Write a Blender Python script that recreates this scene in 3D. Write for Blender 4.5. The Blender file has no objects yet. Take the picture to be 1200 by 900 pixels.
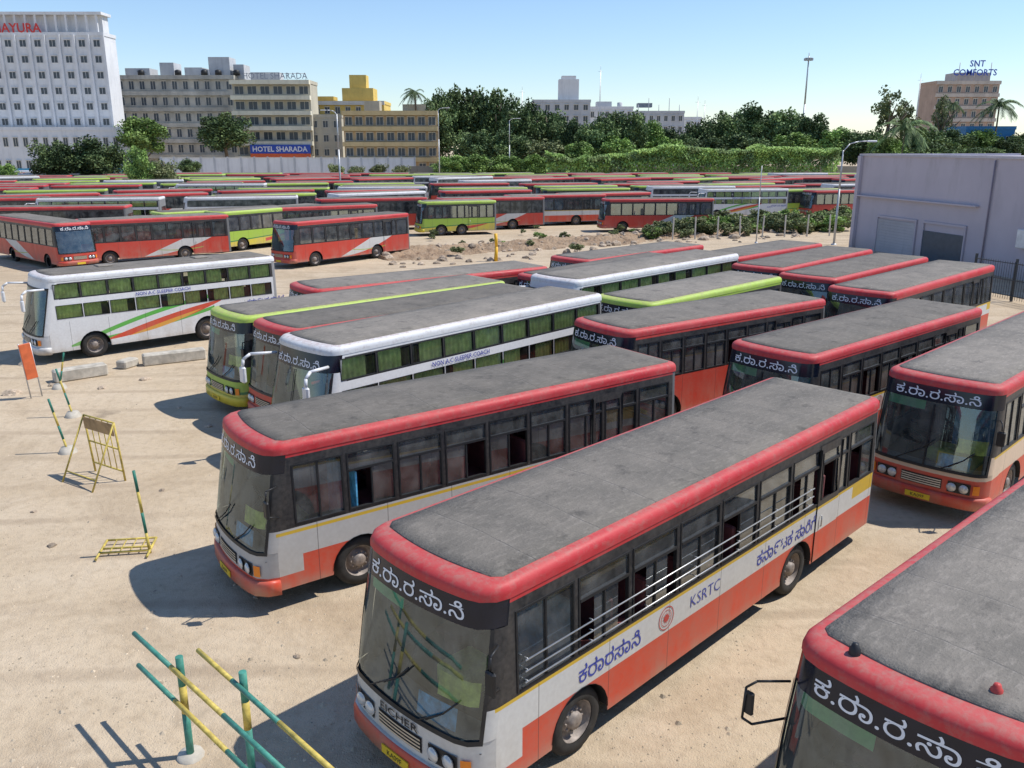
import bpy, bmesh, math, random
from mathutils import Vector, Matrix, noise
R=random.Random(11)
sc=bpy.context.scene; C=sc.collection
PI=math.pi; cos=math.cos; sin=math.sin; rad=math.radians
# ---------------------------------------------------------------- camera model (photo pixels 1200x900)
H=7.8; FL=1000.0; TH=math.atan(.28); CT=cos(TH); ST=sin(TH)
def ray(u,v):
    a=(u-600)/FL; b=(450-v)/FL
    return Vector((a, CT+b*ST, -ST+b*CT))
def at(u,v,z=0.0):
    r=ray(u,v); t=(z-H)/r.z
    return Vector((r.x*t, r.y*t, z))
def atY(u,v,Y):
    r=ray(u,v); t=Y/r.y
    return Vector((r.x*t, Y, H+r.z*t))
# ---------------------------------------------------------------- node helpers
class NT:
    def __init__(s,name):
        s.m=bpy.data.materials.new(name); s.m.use_nodes=True
        s.t=s.m.node_tree; s.t.nodes.clear()
        s.out=s.t.nodes.new('ShaderNodeOutputMaterial')
    def n(s,typ,**kw):
        x=s.t.nodes.new(typ)
        for k,v in kw.items(): setattr(x,k,v)
        return x
    def put(s,sock,val):
        if val is None: return
        if isinstance(val,bpy.types.NodeSocket): s.t.links.new(val,sock)
        elif isinstance(val,(tuple,list)) and len(val)==3 and sock.type=='RGBA': sock.default_value=(*val,1)
        else: sock.default_value=val
    def ma(s,op,a,b=None,c=None,clamp=False):
        x=s.n('ShaderNodeMath',operation=op,use_clamp=clamp)
        s.put(x.inputs[0],a); s.put(x.inputs[1],b)
        if c is not None: s.put(x.inputs[2],c)
        return x.outputs[0]
    def mix(s,f,a,b,bt='MIX'):
        x=s.n('ShaderNodeMix',data_type='RGBA',blend_type=bt)
        s.put(x.inputs[0],f); s.put(x.inputs[6],a); s.put(x.inputs[7],b)
        return x.outputs[2]
    def obj(s):
        return s.n('ShaderNodeTexCoord').outputs['Object']
    def xyz(s,v):
        x=s.n('ShaderNodeSeparateXYZ'); s.put(x.inputs[0],v); return x.outputs
    def noise(s,v,scale,detail=4,rough=.6,dist=0):
        x=s.n('ShaderNodeTexNoise'); s.put(x.inputs['Vector'],v)
        x.inputs['Scale'].default_value=scale; x.inputs['Detail'].default_value=detail
        x.inputs['Roughness'].default_value=rough; x.inputs['Distortion'].default_value=dist
        return x.outputs['Fac']
    def mr(s,v,a,b,c,d):
        x=s.n('ShaderNodeMapRange'); s.put(x.inputs[0],v)
        for i,k in enumerate((a,b,c,d)): s.put(x.inputs[i+1],k)
        return x.outputs[0]
    def scalev(s,v,sx,sy,sz,rz=0):
        x=s.n('ShaderNodeMapping'); s.put(x.inputs[0],v); x.inputs[3].default_value=(sx,sy,sz); x.inputs[2].default_value=(0,0,rz); return x.outputs[0]
    def princ(s,col,rough=.6,metal=0,bump=None,bs=.3,bd=.02,spec=.5,**kw):
        p=s.n('ShaderNodeBsdfPrincipled'); s.put(p.inputs['Base Color'],col); s.put(p.inputs['Roughness'],rough)
        s.put(p.inputs['Metallic'],metal); p.inputs['Specular IOR Level'].default_value=spec
        for k,v in kw.items(): s.put(p.inputs[k],v)
        if bump is not None:
            b=s.n('ShaderNodeBump'); b.inputs['Strength'].default_value=bs; b.inputs['Distance'].default_value=bd
            s.put(b.inputs['Height'],bump); s.t.links.new(b.outputs[0],p.inputs['Normal'])
        s.t.links.new(p.outputs[0],s.out.inputs[0]); return p
MATS={}
def pm(name,c,r=.6,metal=0,var=.15,scale=3,bump=0,spec=.4,rnd=0):
    if name in MATS: return MATS[name]
    s=NT(name); o=s.obj(); n=s.noise(o,scale,4)
    k=s.mr(n,.3,.7,1-var,1+var)
    if rnd:
        oi=s.n('ShaderNodeObjectInfo'); k=s.ma('MULTIPLY',k,s.mr(oi.outputs['Random'],0,1,1-rnd,1+rnd))
    vm=s.n('ShaderNodeVectorMath',operation='SCALE'); vm.inputs[0].default_value=c; s.put(vm.inputs['Scale'],k)
    s.princ(vm.outputs[0],r,metal,bump=n if bump else None,bs=bump,spec=spec)
    MATS[name]=s.m; return s.m
def livery(name,base,layers,rough=.32,inner=(.14,.14,.14)):
    s=NT(name); o=s.obj(); x,y,z=s.xyz(o)
    def q(c):
        if not isinstance(c,tuple): return c
        a,b,cc=c
        return s.ma('MULTIPLY_ADD',s.ma('MULTIPLY_ADD',x,cc,b),x,a)
    col=base
    for L in layers:
        lo,hi=L.get('lo',-9.),L.get('hi',9.)
        m=s.ma('MULTIPLY',s.ma('GREATER_THAN',z,q(lo)),s.ma('LESS_THAN',z,q(hi)))
        if 'x0' in L: m=s.ma('MULTIPLY',m,s.ma('GREATER_THAN',x,L['x0']))
        if 'x1' in L: m=s.ma('MULTIPLY',m,s.ma('LESS_THAN',x,L['x1']))
        col=s.mix(m,col,L['c'])
    oi=s.n('ShaderNodeObjectInfo')
    ov=s.n('ShaderNodeVectorMath',operation='ADD'); s.put(ov.inputs[0],o); s.put(ov.inputs[1],oi.outputs['Random'])
    n=s.noise(s.scalev(ov.outputs[0],1,1,.35),1.6,6,.65)
    n2=s.noise(ov.outputs[0],14,3,.6)
    low=s.mr(z,.35,1.3,.5,.08)
    g=s.ma('MULTIPLY',s.mr(n,.42,.68,0,1),low)
    g=s.ma('ADD',g,s.mr(z,.35,.58,.35,0),clamp=True)
    col=s.mix(g,col,(.36,.29,.21))
    col=s.mix(s.mr(n2,.3,.7,.0,.16),col,(.25,.22,.19))
    fr=s.ma('FRACT',s.ma('DIVIDE',s.ma('ADD',x,.35),1.38))
    jm=s.ma('MULTIPLY',s.ma('LESS_THAN',fr,.010),s.ma('LESS_THAN',z,1.5))
    jm=s.ma('MULTIPLY',jm,s.ma('GREATER_THAN',x,.5))
    col=s.mix(s.ma('MULTIPLY',jm,.65),col,(.05,.04,.04))
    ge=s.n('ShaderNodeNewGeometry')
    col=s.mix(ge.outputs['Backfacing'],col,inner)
    s.princ(col,s.mr(n,.3,.7,rough,rough+.3),0,bump=s.noise(o,2.2,2),bs=.18,bd=.04,spec=.4)
    MATS[name]=s.m; return s.m
RED=(.48,.026,.030); SAL=(.60,.058,.024); WHT=(.60,.59,.56); BLK=(.018,.018,.020); YEL=(.62,.40,.03)
LIME=(.34,.50,.06)
SILL=1.55
livA=livery('suburban_paint',WHT,[
    dict(c=SAL,hi=1.02,x0=.75), dict(c=SAL,hi=.62,x1=.8),
    dict(c=YEL,lo=1.46,hi=1.51,x0=.3),dict(c=YEL,lo=1.2,hi=1.46,x0=9.9), dict(c=BLK,lo=1.51),dict(c=RED,lo=2.76,x0=.30)])
livP=livery('plain_band_paint',(.47,.46,.44),[
    dict(c=SAL,hi=.98,x0=.75), dict(c=SAL,hi=.66,x1=.8),
    dict(c=YEL,lo=1.40,hi=1.46,x0=.3), dict(c=BLK,lo=1.50),dict(c=RED,lo=2.76,x0=.30)])
livA2=livery('suburban_cream_paint',(.66,.50,.36),[
    dict(c=SAL,hi=1.02,x0=.75), dict(c=(.60,.05,.022),hi=1.0,x1=.8),
    dict(c=YEL,lo=1.46,hi=1.51,x0=.3), dict(c=BLK,lo=1.51),dict(c=RED,lo=2.76,x0=.30)])
livB=livery('city_paint',(.55,.045,.024),[
    dict(c=WHT,lo=(1.25,-.4,.05),hi=(-1.15,.4,0.),x0=4.0),dict(c=(.55,.045,.024),lo=(2.2,-.6,.06),hi=(-1.9,.38,0.),x0=6.5),
    dict(c=(.35,.45,.05),lo=(2.65,-.6,.047),hi=(2.7,-.6,.047),x0=5,x1=8),
    dict(c=BLK,lo=1.52),dict(c=(.55,.04,.03),lo=2.74,x0=.3)])
livC=livery('green_paint',(.36,.53,.06),[
    dict(c=(.66,.54,.06),hi=(.75,.05,0.)),dict(c=(.03,.22,.05),lo=(.70,.05,0.),hi=(.78,.05,0.)),
    dict(c=(.62,.05,.03),lo=(.95,-.3,.05),hi=(.4,.1,0.),x0=4.0,x1=8.0),
    dict(c=BLK,lo=1.52),dict(c=LIME,lo=2.74,x0=.3)])
CW=(.70,.70,.69)
livD=livery('coach_paint',CW,[
    dict(c=(.10,.42,.06),lo=(.50,.02,.015),hi=(.20,.42,-.024),x0=1.0,x1=6.6),
    dict(c=CW,lo=(.64,.02,.015),hi=(.04,.42,-.024),x0=1.2,x1=7.4),
    dict(c=(.62,.07,.03),lo=(.66,-.10,.034),hi=(-.16,.40,-.020),x0=1.8,x1=6.9),
    dict(c=(.72,.34,.04),lo=(1.0,-.28,.056),hi=(-.40,.40,-.018),x0=2.6,x1=6.9),
    dict(c=CW,lo=(1.45,-.42,.072),hi=(-.62,.40,-.018),x0=3.0,x1=7.6),
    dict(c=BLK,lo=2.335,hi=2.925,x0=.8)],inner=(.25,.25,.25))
def roofmat(name,c,f):
    s=NT(name); o=s.obj(); oi=s.n('ShaderNodeObjectInfo')
    ov=s.n('ShaderNodeVectorMath',operation='ADD'); s.put(ov.inputs[0],o); s.put(ov.inputs[1],oi.outputs['Random'])
    n=s.noise(ov.outputs[0],1.1,5,.7); n2=s.noise(ov.outputs[0],9,4,.7)
    col=s.mix(s.mr(n,.38,.68,0,.7),c,f)
    col=s.mix(s.mr(n2,.5,.8,0,.5),col,(.30,.20,.16))
    up=s.n('ShaderNodeNewGeometry'); nz=s.xyz(up.outputs['Normal'])[2]
    col=s.mix(s.ma('MULTIPLY',s.mr(nz,.75,1,0,.5),s.mr(n2,.35,.6,.2,1)),col,(.34,.20,.16))
    s.princ(col,s.mr(n,.3,.7,.42,.7),0,bump=n2,bs=.2,bd=.012,spec=.3); MATS[name]=s.m; return s.m
rfRed=roofmat('red_roof_paint',(.48,.028,.034),(.53,.09,.085)); rfGreen=roofmat('lime_roof_paint',(.38,.54,.07),(.46,.58,.18)); rfWhite=roofmat('white_roof_paint',(.68,.68,.68),(.55,.54,.52))
def sheetmat(name,c,c2):
    s=NT(name); o=s.obj(); oi=s.n('ShaderNodeObjectInfo')
    ov=s.n('ShaderNodeVectorMath',operation='ADD'); s.put(ov.inputs[0],o); s.put(ov.inputs[1],oi.outputs['Random'])
    x,y,z=s.xyz(o)
    n=s.noise(ov.outputs[0],.9,6,.7); n2=s.noise(s.scalev(ov.outputs[0],1,3,1),5,4,.7); n3=s.noise(ov.outputs[0],30,2,.6)
    col=s.mix(s.mr(n,.35,.68,0,1),c,c2)
    col=s.mix(s.mr(n2,.5,.75,0,.6),col,(.31,.275,.235))
    col=s.mix(s.mr(s.noise(ov.outputs[0],2.3,4,.7),.56,.70,0,.55),col,(.065,.06,.055))
    col=s.mix(s.mr(n3,.6,.8,0,.5),col,(.045,.045,.043))
    fr=s.ma('FRACT',s.ma('DIVIDE',s.ma('ADD',x,s.ma('MULTIPLY',n,.10)),1.22))
    col=s.mix(s.ma('MULTIPLY',s.ma('LESS_THAN',fr,.014),s.mr(n2,.4,.6,.15,.6)),col,(.05,.05,.05))
    col=s.mix(s.ma('MULTIPLY',s.ma('GREATER_THAN',fr,.98),s.mr(n2,.4,.6,0,.22)),col,(.34,.31,.28))
    k=s.mr(oi.outputs['Random'],0,1,.72,1.25)
    vm=s.n('ShaderNodeVectorMath',operation='SCALE'); s.put(vm.inputs[0],col); s.put(vm.inputs['Scale'],k)
    s.princ(vm.outputs[0],.85,0,bump=s.ma('ADD',n3,s.ma('MULTIPLY',n2,1.5)),bs=.6,bd=.014,spec=.2); MATS[name]=s.m; return s.m
shGrey=sheetmat('worn_grey_roof_sheet',(.145,.132,.113),(.225,.20,.168))
def glass(name,tint,base=.08,d0=.05,d1=.3,dc=(.22,.2,.17),gcol=(.85,.92,.95),mxr=.9,bl=.35):
    s=NT(name); tr=s.n('ShaderNodeBsdfTransparent'); tr.inputs[0].default_value=(*tint,1)
    gl=s.n('ShaderNodeBsdfGlossy'); gl.inputs['Roughness'].default_value=.03; gl.inputs[0].default_value=(*gcol,1)
    df=s.n('ShaderNodeBsdfDiffuse'); df.inputs[0].default_value=(*dc,1)
    lw=s.n('ShaderNodeLayerWeight'); lw.inputs[0].default_value=bl
    nn=s.noise(s.obj(),1.7,4)
    m0=s.n('ShaderNodeMixShader'); s.put(m0.inputs[0],s.mr(nn,.38,.68,d0,d1)); s.t.links.new(tr.outputs[0],m0.inputs[1]); s.t.links.new(df.outputs[0],m0.inputs[2])
    m=s.n('ShaderNodeMixShader'); s.put(m.inputs[0],s.mr(lw.outputs['Fresnel'],0,1,base,mxr))
    s.t.links.new(m0.outputs[0],m.inputs[1]); s.t.links.new(gl.outputs[0],m.inputs[2]); s.t.links.new(m.outputs[0],s.out.inputs[0])
    MATS[name]=s.m; return s.m
gSide=glass('window_glass',(.40,.42,.41),.16,.15,.6,(.20,.20,.19)); gShield=glass('windshield_glass',(.62,.74,.76),.11,.02,.28,(.26,.28,.27),(.75,.86,.92),.75,.28); gCoach=glass('coach_window_glass',(.84,.88,.82),.06,.02,.10)
def darkglass():
    s=NT('dark_glass'); n=s.noise(s.obj(),1.7,3)
    s.princ(s.mix(s.mr(n,.4,.65,0,1),(.016,.018,.02),(.11,.115,.11)),.14,spec=.6); return s.m
gDark=darkglass()
gHead=pm('tinted_header_glass',(.008,.011,.022),.16,var=.3,spec=.4)
black=pm('black_trim',(.020,.020,.021),.5,var=.3); rubber=pm('tyre_rubber',(.030,.028,.026),.85,var=.35,scale=6,bump=.3)
alu=pm('aluminium',(.50,.50,.49),.35,.6,var=.15); rimm=pm('steel_rim',(.26,.22,.19),.6,.2,var=.35,scale=8)
seatm=pm('seat_cover',(.16,.05,.05),.8,var=.3); dashm=pm('dashboard_plastic',(.10,.13,.14),.6,var=.3)
chass=pm('chassis_black',(.025,.023,.021),.8); yplate=pm('plate_yellow',(.72,.50,.03),.5,var=.05); wtxt=pm('white_lettering',(.74,.75,.78),.5,var=.08)
btxt=pm('blue_lettering',(.04,.06,.34),.5,var=.1); lens=pm('lamp_lens',(.62,.62,.60),.12,.2,var=.1); amber=pm('amber_lens',(.75,.22,.02),.2)
redtxt=pm('red_emblem',(.5,.06,.05),.5); curt=pm('curtain_cloth',(.62,.70,.26),.85,var=.3,scale=5); cream=pm('cream_panel',(.60,.50,.36),.45)
mirw=pm('white_plastic',(.65,.65,.65),.35); ybump=pm('yellow_bumper',(.62,.50,.05),.4); boardm=pm('route_board_blue',(.12,.42,.66),.5,var=.5,scale=9)
greenb=pm('green_cabin_panel',(.20,.55,.22),.6,var=.3); yreflect=pm('yellow_reflection_tone',(.66,.62,.12),.6,var=.4,scale=7)  # the yellow puts the windshield's yellow-green reflections into a surface colour
# ---------------------------------------------------------------- mesh builder
class MB:
    def __init__(s): s.v=[]; s.f=[]; s.mi=[]; s.sm=[]
    def face(s,idx,m=0,sm=False): s.f.append(tuple(idx)); s.mi.append(m); s.sm.append(sm)
    def poly(s,pts,m=0,sm=False):
        b=len(s.v); s.v+= [tuple(p) for p in pts]; s.face(range(b,b+len(pts)),m,sm)
    def grid(s,fn,us,vs,m=0,sm=True,flip=False):
        b=len(s.v); nu,nv=len(us),len(vs)
        for u in us:
            for v in vs: s.v.append(tuple(fn(u,v)))
        for i in range(nu-1):
            for j in range(nv-1):
                q=[b+i*nv+j,b+(i+1)*nv+j,b+(i+1)*nv+j+1,b+i*nv+j+1]
                if flip: q.reverse()
                s.face(q,m,sm)
    def rings(s,rs,m=0,cap=True,flip=True,sm=True):
        b=len(s.v); n=len(rs[0])
        for r in rs: s.v+=[tuple(p) for p in r]
        for k in range(len(rs)-1):
            for i in range(n):
                j=(i+1)%n; q=[b+k*n+i,b+k*n+j,b+(k+1)*n+j,b+(k+1)*n+i]
                if flip: q.reverse()
                s.face(q,m,sm)
        if cap:
            q=[b+(len(rs)-1)*n+i for i in range(n)]
            if flip: q.reverse()
            s.face(q,m,False)
    def box(s,x0,x1,y0,y1,z0,z1,m=0,M=None,ch=0):
        if ch>0:
            rs=[]
            for z,i in ((z0,ch),(z0+ch,0),(z1-ch,0),(z1,ch)):
                a,b,c,d=x0+i,x1-i,y0+i,y1-i; k=ch*.8 if i==0 else ch*.5
                rs.append([(a+k,c,z),(b-k,c,z),(b,c+k,z),(b,d-k,z),(b-k,d,z),(a+k,d,z),(a,d-k,z),(a,c+k,z)])
            if M is not None: rs=[[tuple(M@Vector(p)) for p in r] for r in rs]
            s.rings(rs,m,True,False,False); s.face([len(s.v)-32+i for i in range(7,-1,-1)],m); return
        P=[(x0,y0,z0),(x1,y0,z0),(x1,y1,z0),(x0,y1,z0),(x0,y0,z1),(x1,y0,z1),(x1,y1,z1),(x0,y1,z1)]
        if M is not None: P=[tuple(M@Vector(p)) for p in P]
        b=len(s.v); s.v+=P
        for q in ((0,3,2,1),(4,5,6,7),(0,1,5,4),(1,2,6,5),(2,3,7,6),(3,0,4,7)): s.face([b+k for k in q],m)
    def tube(s,p0,p1,r0,r1=None,n=8,m=0,cap=True):
        r1=r0 if r1 is None else r1
        p0=Vector(p0); p1=Vector(p1); d=(p1-p0)
        if d.length<1e-6: return
        d.normalize(); a=d.orthogonal().normalized(); c=d.cross(a); b=len(s.v)
        for p,r in ((p0,r0),(p1,r1)):
            for i in range(n):
                t=2*PI*i/n; s.v.append(tuple(p+a*r*cos(t)+c*r*sin(t)))
        for i in range(n):
            j=(i+1)%n; s.face((b+i,b+j,b+n+j,b+n+i),m,True)
        if cap: s.face([b+i for i in range(n-1,-1,-1)],m); s.face([b+n+i for i in range(n)],m)
    def path(s,pts,r,n=7,m=0):
        for i in range(len(pts)-1):
            s.tube(pts[i],pts[i+1],r if not isinstance(r,list) else r[i],r if not isinstance(r,list) else r[i+1],n,m)
    def lathe(s,prof,c,ax='y',sg=1,n=24,m=0):
        b=len(s.v); K=len(prof)
        for i in range(n):
            t=2*PI*i/n
            for (r,h) in prof:
                if ax=='y': s.v.append((c[0]+r*cos(t),c[1]+h*sg,c[2]+r*sin(t)))
                elif ax=='x': s.v.append((c[0]+h*sg,c[1]+r*cos(t),c[2]+r*sin(t)))
                else: s.v.append((c[0]+r*cos(t),c[1]+r*sin(t),c[2]+h*sg))
        for i in range(n):
            j=(i+1)%n
            for k in range(K-1): s.face((b+i*K+k,b+j*K+k,b+j*K+k+1,b+i*K+k+1),m,True)
    def text(s,g,fn,m=0):
        b=len(s.v)
        for (x,y) in g[0]: s.v.append(tuple(fn(x,y)))
        for f in g[1]: s.face([b+i for i in f],m)
    def mesh(s,name,mats):
        me=bpy.data.meshes.new(name); me.from_pydata(s.v,[],s.f)
        for k in (mats if isinstance(mats,(list,tuple)) else [mats]): me.materials.append(k)
        me.polygons.foreach_set('material_index',s.mi); me.polygons.foreach_set('use_smooth',s.sm); me.update(); return me
    def build(s,name,mats,parent=None,**kw):
        return link(name,s.mesh(name,mats),parent,**kw)
def link(name,me,parent=None,loc=None,rz=None,label=None,cat=None,group=None,kind=None,scale=None,rot=None):
    o=bpy.data.objects.new(name,me); C.objects.link(o)
    if parent is not None: o.parent=parent
    if loc is not None: o.location=loc
    if rz is not None: o.rotation_euler=(0,0,rz)
    if rot is not None: o.rotation_euler=rot
    if scale is not None: o.scale=scale
    if label: o['label']=label
    if cat: o['category']=cat
    if group: o['group']=group
    if kind: o['kind']=kind
    return o
GL={}
def rawglyph(txt,bold,cut=None):
    cu=bpy.data.curves.new('lettering','FONT'); cu.body=txt; cu.size=1; cu.resolution_u=2; cu.offset=bold
    o=bpy.data.objects.new('lettering_tmp',cu); C.objects.link(o)
    dg=bpy.context.evaluated_depsgraph_get(); me=bpy.data.meshes.new_from_object(o.evaluated_get(dg))
    ymax=None
    if cut and len(me.vertices):
        y0=min(v.co.y for v in me.vertices); y1=max(v.co.y for v in me.vertices); ymax=y0+(y1-y0)*cut
        bm=bmesh.new(); bm.from_mesh(me)
        bmesh.ops.bisect_plane(bm,geom=bm.verts[:]+bm.edges[:]+bm.faces[:],plane_co=(0,ymax,0),plane_no=(0,1,0),clear_outer=True)
        bm.to_mesh(me); bm.free()
    vs=[(v.co.x,v.co.y) for v in me.vertices]; fs=[tuple(p.vertices) for p in me.polygons]
    bpy.data.objects.remove(o); bpy.data.meshes.remove(me)
    return vs,fs,ymax
def glyph(txt,h,bold=0.0):
    # '|' splits letters, a piece ending in '^' gets its head stroke replaced by the round loop of the Kannada short i sign
    key=(txt,h,bold)
    if key in GL: return GL[key]
    vs=[];fs=[];cx=0.
    for si,sg in enumerate(txt.split('|')):
        ring=sg.endswith('^'); sg=sg.rstrip('^')
        if not sg: continue
        v,f,ym=rawglyph(sg,bold,.66 if ring else None)
        if not v: continue
        mx0=min(a for a,_ in v); off=cx-mx0+(.08 if si else 0)+(.28 if sg[0]==' ' else 0); b=len(vs)
        vs+=[(a+off,c) for a,c in v]; fs+=[tuple(i+b for i in q) for q in f]; xa_=min(a for a,_ in v)+off; cx=max(a for a,_ in vs)
        if ring:
            ctr=((xa_+cx)/2+.04,ym+.11); b=len(vs); n=14; ro,ri=.14+bold,.07-bold
            for i in range(n):
                t=2*PI*i/n; vs+=[(ctr[0]+ro*1.2*cos(t),ctr[1]+ro*sin(t)),(ctr[0]+ri*1.2*cos(t),ctr[1]+ri*sin(t))]
            for i in range(n):
                j=(i+1)%n; fs.append((b+2*i,b+2*j,b+2*j+1,b+2*i+1))
    if not vs: GL[key]=([],[],0); return GL[key]
    x0=min(v[0] for v in vs);x1=max(v[0] for v in vs);y0=min(v[1] for v in vs);y1=max(v[1] for v in vs)
    k=h/(y1-y0); vs=[((x-(x0+x1)/2)*k,(y-(y0+y1)/2)*k) for x,y in vs]
    GL[key]=(vs,fs,(x1-x0)*k); return GL[key]
def ls(a,b,n): return [a+(b-a)*i/(n-1) for i in range(n)]
# ---------------------------------------------------------------- bus
def fpt(s_,hw,xf,rc,bg,z,off=0.0):
    st=hw-rc; tot=st+rc*PI/2; d=abs(s_)*tot
    if d<st: x=xf;y=d; nx,ny=-1,0
    else:
        a=(d-st)/rc; x=xf+rc*(1-cos(a)); y=st+rc*sin(a); nx,ny=-cos(a),sin(a)
    x-=bg*(1-(y/hw)**2)
    x+=nx*off; y+=ny*off
    return (x, y if s_>=0 else -y, z)
def outline(hw,xf,xr,rf,rr,bg,z,nf=17,na=5):
    p=[fpt(-1+2*i/(nf-1),hw,xf,rf,bg,z) for i in range(nf)]
    xs=[xf+rf+(xr-rr-xf-rf)*k/5 for k in range(1,5)]
    p+=[(x,hw,z) for x in xs]
    A=[(xr-rr+rr*sin(a),hw-rr+rr*cos(a)) for a in [k/(na-1)*PI/2 for k in range(na)]]
    p+=[(x,y,z) for x,y in A]+[(x,-y,z) for x,y in reversed(A)]
    p+=[(x,-hw,z) for x in reversed(xs)]
    return p
STY={
 'suburban':dict(liv=livA,roof=rfRed,bump=livA),
 'plainband':dict(liv=livP,roof=rfRed,bump=livP),
 'cream':dict(liv=livA2,roof=rfRed,bump=livA2),
 'city':dict(liv=livB,roof=rfRed,bump=livB),
 'green':dict(liv=livC,roof=rfGreen,bump=ybump),
 'corner':dict(liv=livC,roof=rfRed,bump=ybump),
 'coach':dict(liv=livD,roof=rfWhite,bump=livD),
}
CACHE={}
def bus_parts(style,lod,L,extras=()):
    key=(style,lod,round(L,1),extras)
    if key in CACHE: return CACHE[key]
    S=STY[style]; liv=S['liv']; coach=style=='coach'
    W=2.5; HW=W/2; RC=.30; BG=.16; ZR=2.89 if not coach else 3.06; RH=.12 if not coach else .14
    Z0=.40; rake=.30 if not coach else .46
    xa,xb=1.85,L-3.25; AR=.56; AZ=.47
    rows=[(SILL,2.62)] if not coach else [(1.62,2.12),(2.36,2.90)]
    fx=lambda z: max(0,(z-1.05))/(ZR-1.05)*rake
    wd=lambda z: HW-(.05*max(0,z-1.9)/.95)
    P=[]
    def add(name,mb,mats,par=None,label=None):
        P.append((name,mb.mesh(name,mats),par,label)); return len(P)-1
    fp=lambda s_,z,off=0.: fpt(s_,wd(z),fx(z),RC,BG,z,off)
    nseg=17 if lod<2 else 9
    b=MB(); WB=1.12 if not coach else 1.05; WT=2.50 if not coach else (2.58 if 'kan' in extras else 2.74)
    whead=coach and 'kan' not in extras
    b.grid(lambda s_,z: fp(s_,z),ls(-1,1,nseg),[Z0,.7,WB],0,True,True)
    b.grid(lambda s_,z: fp(s_,z),ls(-1,1,nseg),[WT,ZR],0 if whead else 2,True,True)
    for sg in (-1,1):
        b.grid(lambda s_,z: fp(s_*sg,z),ls(.86,1,5),ls(WB,WT,5),0,True,sg>0)
    def zb(x):
        z=Z0
        for c in (xa,xb):
            if abs(x-c)<AR: z=max(z,AZ+math.sqrt(AR*AR-(x-c)**2))
        return z
    xs=[None]
    for c in (xa,xb):
        xs+= [c-AR-.001]+[c-AR*cos(k*PI/12) for k in range(0,13)]+[c+AR+.001]
    xs+=[L-.2]
    sx=lambda x,z: (fx(z)+RC if x is None else x)
    for sg in (-1,1):
        r0=rows[0][0]
        fn=lambda i,j: (sx(xs[i], (Z0,1.09,r0)[j]), sg*HW, (zb(xs[i] if xs[i] else .5),1.09,r0)[j])
        b.grid(fn,range(len(xs)),range(3),0,False,sg>0)
        zz=[(rows[i][1],rows[i+1][0]) for i in range(len(rows)-1)]+[(rows[-1][1],ZR)]
        for (z0,z1) in zz:
            b.grid(lambda x,z:(sx(x,z),sg*wd(z),z),[None,1.0,L/2,L-.2],[z0,z1],0,False,sg>0)
        for c in (xa,xb):
            b.grid(lambda t,d:(c-AR*cos(t),sg*(HW-d),max(Z0,AZ+AR*sin(t))),ls(0,PI,13),[-.012,.35],1,True,sg<0)
    b.grid(lambda t,z:(L-.2+.2*sin(t*PI/2) if t<=1 else (L if t<=2 else L-.2+.2*cos((t-2)*PI/2)), (wd(z)-.2+.2*cos(t*PI/2)) if t<=1 else ((wd(z)-.2)*(1-2*(t-1)) if t<=2 else -(wd(z)-.2+.2*sin((t-2)*PI/2))),z),
        [0,.33,.66,1,2,2.33,2.66,3],[Z0,1.1,1.6,ZR],0,False,False)
    wx0=.62; wx1=L-.28; nw=9
    pw=.075 if not coach else .04; cw=(wx1-wx0)/nw
    wins=[(wx0+i*cw+pw/2,wx0+(i+1)*cw-pw/2) for i in range(nw)]
    for sg in (-1,1):
        for (z0,z1) in rows:
            edges=[None]+[e for w_ in wins for e in w_]+[L-.2]
            for k in range(0,len(edges),2):
                x0,x1=edges[k],edges[k+1]
                b.grid(lambda x,z:(sx(x,z),sg*wd(z),z),[x0,x1],[z0,z1],0,False,sg>0)
    add('body',b,[liv,black,gHead])
    r=MB(); rs=[]
    na=7 if lod<2 else 4
    xf0=fx(ZR); ED=.13
    for k in range(na):
        t=k/(na-1)*PI/2; d=ED*(1-cos(t)); z=ZR+RH*sin(t)
        rs.append(outline(wd(ZR)-d+.012,xf0+d*1.35-.012,L-d*.8+.012,max(RC-d,.10),max(.2-d,.07),BG,z,nseg))
    zt=ZR+RH
    for d,dz in ((.5,.026),(.85,.048),(1.08,.058)):
        rs.append(outline(wd(ZR)-d,xf0+d*1.2,L-d*.8,.09,.06,BG*.5,zt+dz,nseg))
    rs.insert(0,outline(wd(ZR)+.014,xf0-.014,L+.012,RC,.2,BG,ZR-.07,nseg))
    r.rings(rs,0); roof=add('roof',r,[S['roof']])
    rs=[]; q=MB()
    dd=(.150,.160,.5,.85,1.07)
    zo=(-.02,.022,.042,.064,.074)
    for d,dz in zip(dd,zo):
        rs.append(outline(wd(ZR)-d,xf0+.25+(d-.15)*.6,L-.15-(d-.15)*.5,.08,.06,BG*.8,zt+dz,nseg))
    q.rings(rs,0); add('roof_sheet',q,[shGrey],roof)
    if 'hatch' in extras:
        for xc in (L*.3,L*.7):
            hh=MB(); hh.box(xc-.28,xc+.28,-.28,.28,zt+.05,zt+.13,0,ch=.03); add('roof_hatch',hh,[shGrey],roof)
    if 'markers' in extras:
        for (xc,yc,mt) in ((.42,.62,black),(.75,-.55,redtxt)):
            hh=MB(); hh.lathe([(0,.10),(.03,.095),(.04,.06),(.055,.04),(.06,-.08)],(xc,yc,zt+.02),'z',1,12); add('marker_lamp',hh,[mt],roof)
    g=MB(); g.grid(lambda s_,z: fp(s_,z,-.012),ls(-.86,.86,nseg),ls(WB,WT,5 if lod<2 else 3),0,True,True)
    ws=add('windshield',g,[gShield if lod<2 else gDark])
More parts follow.
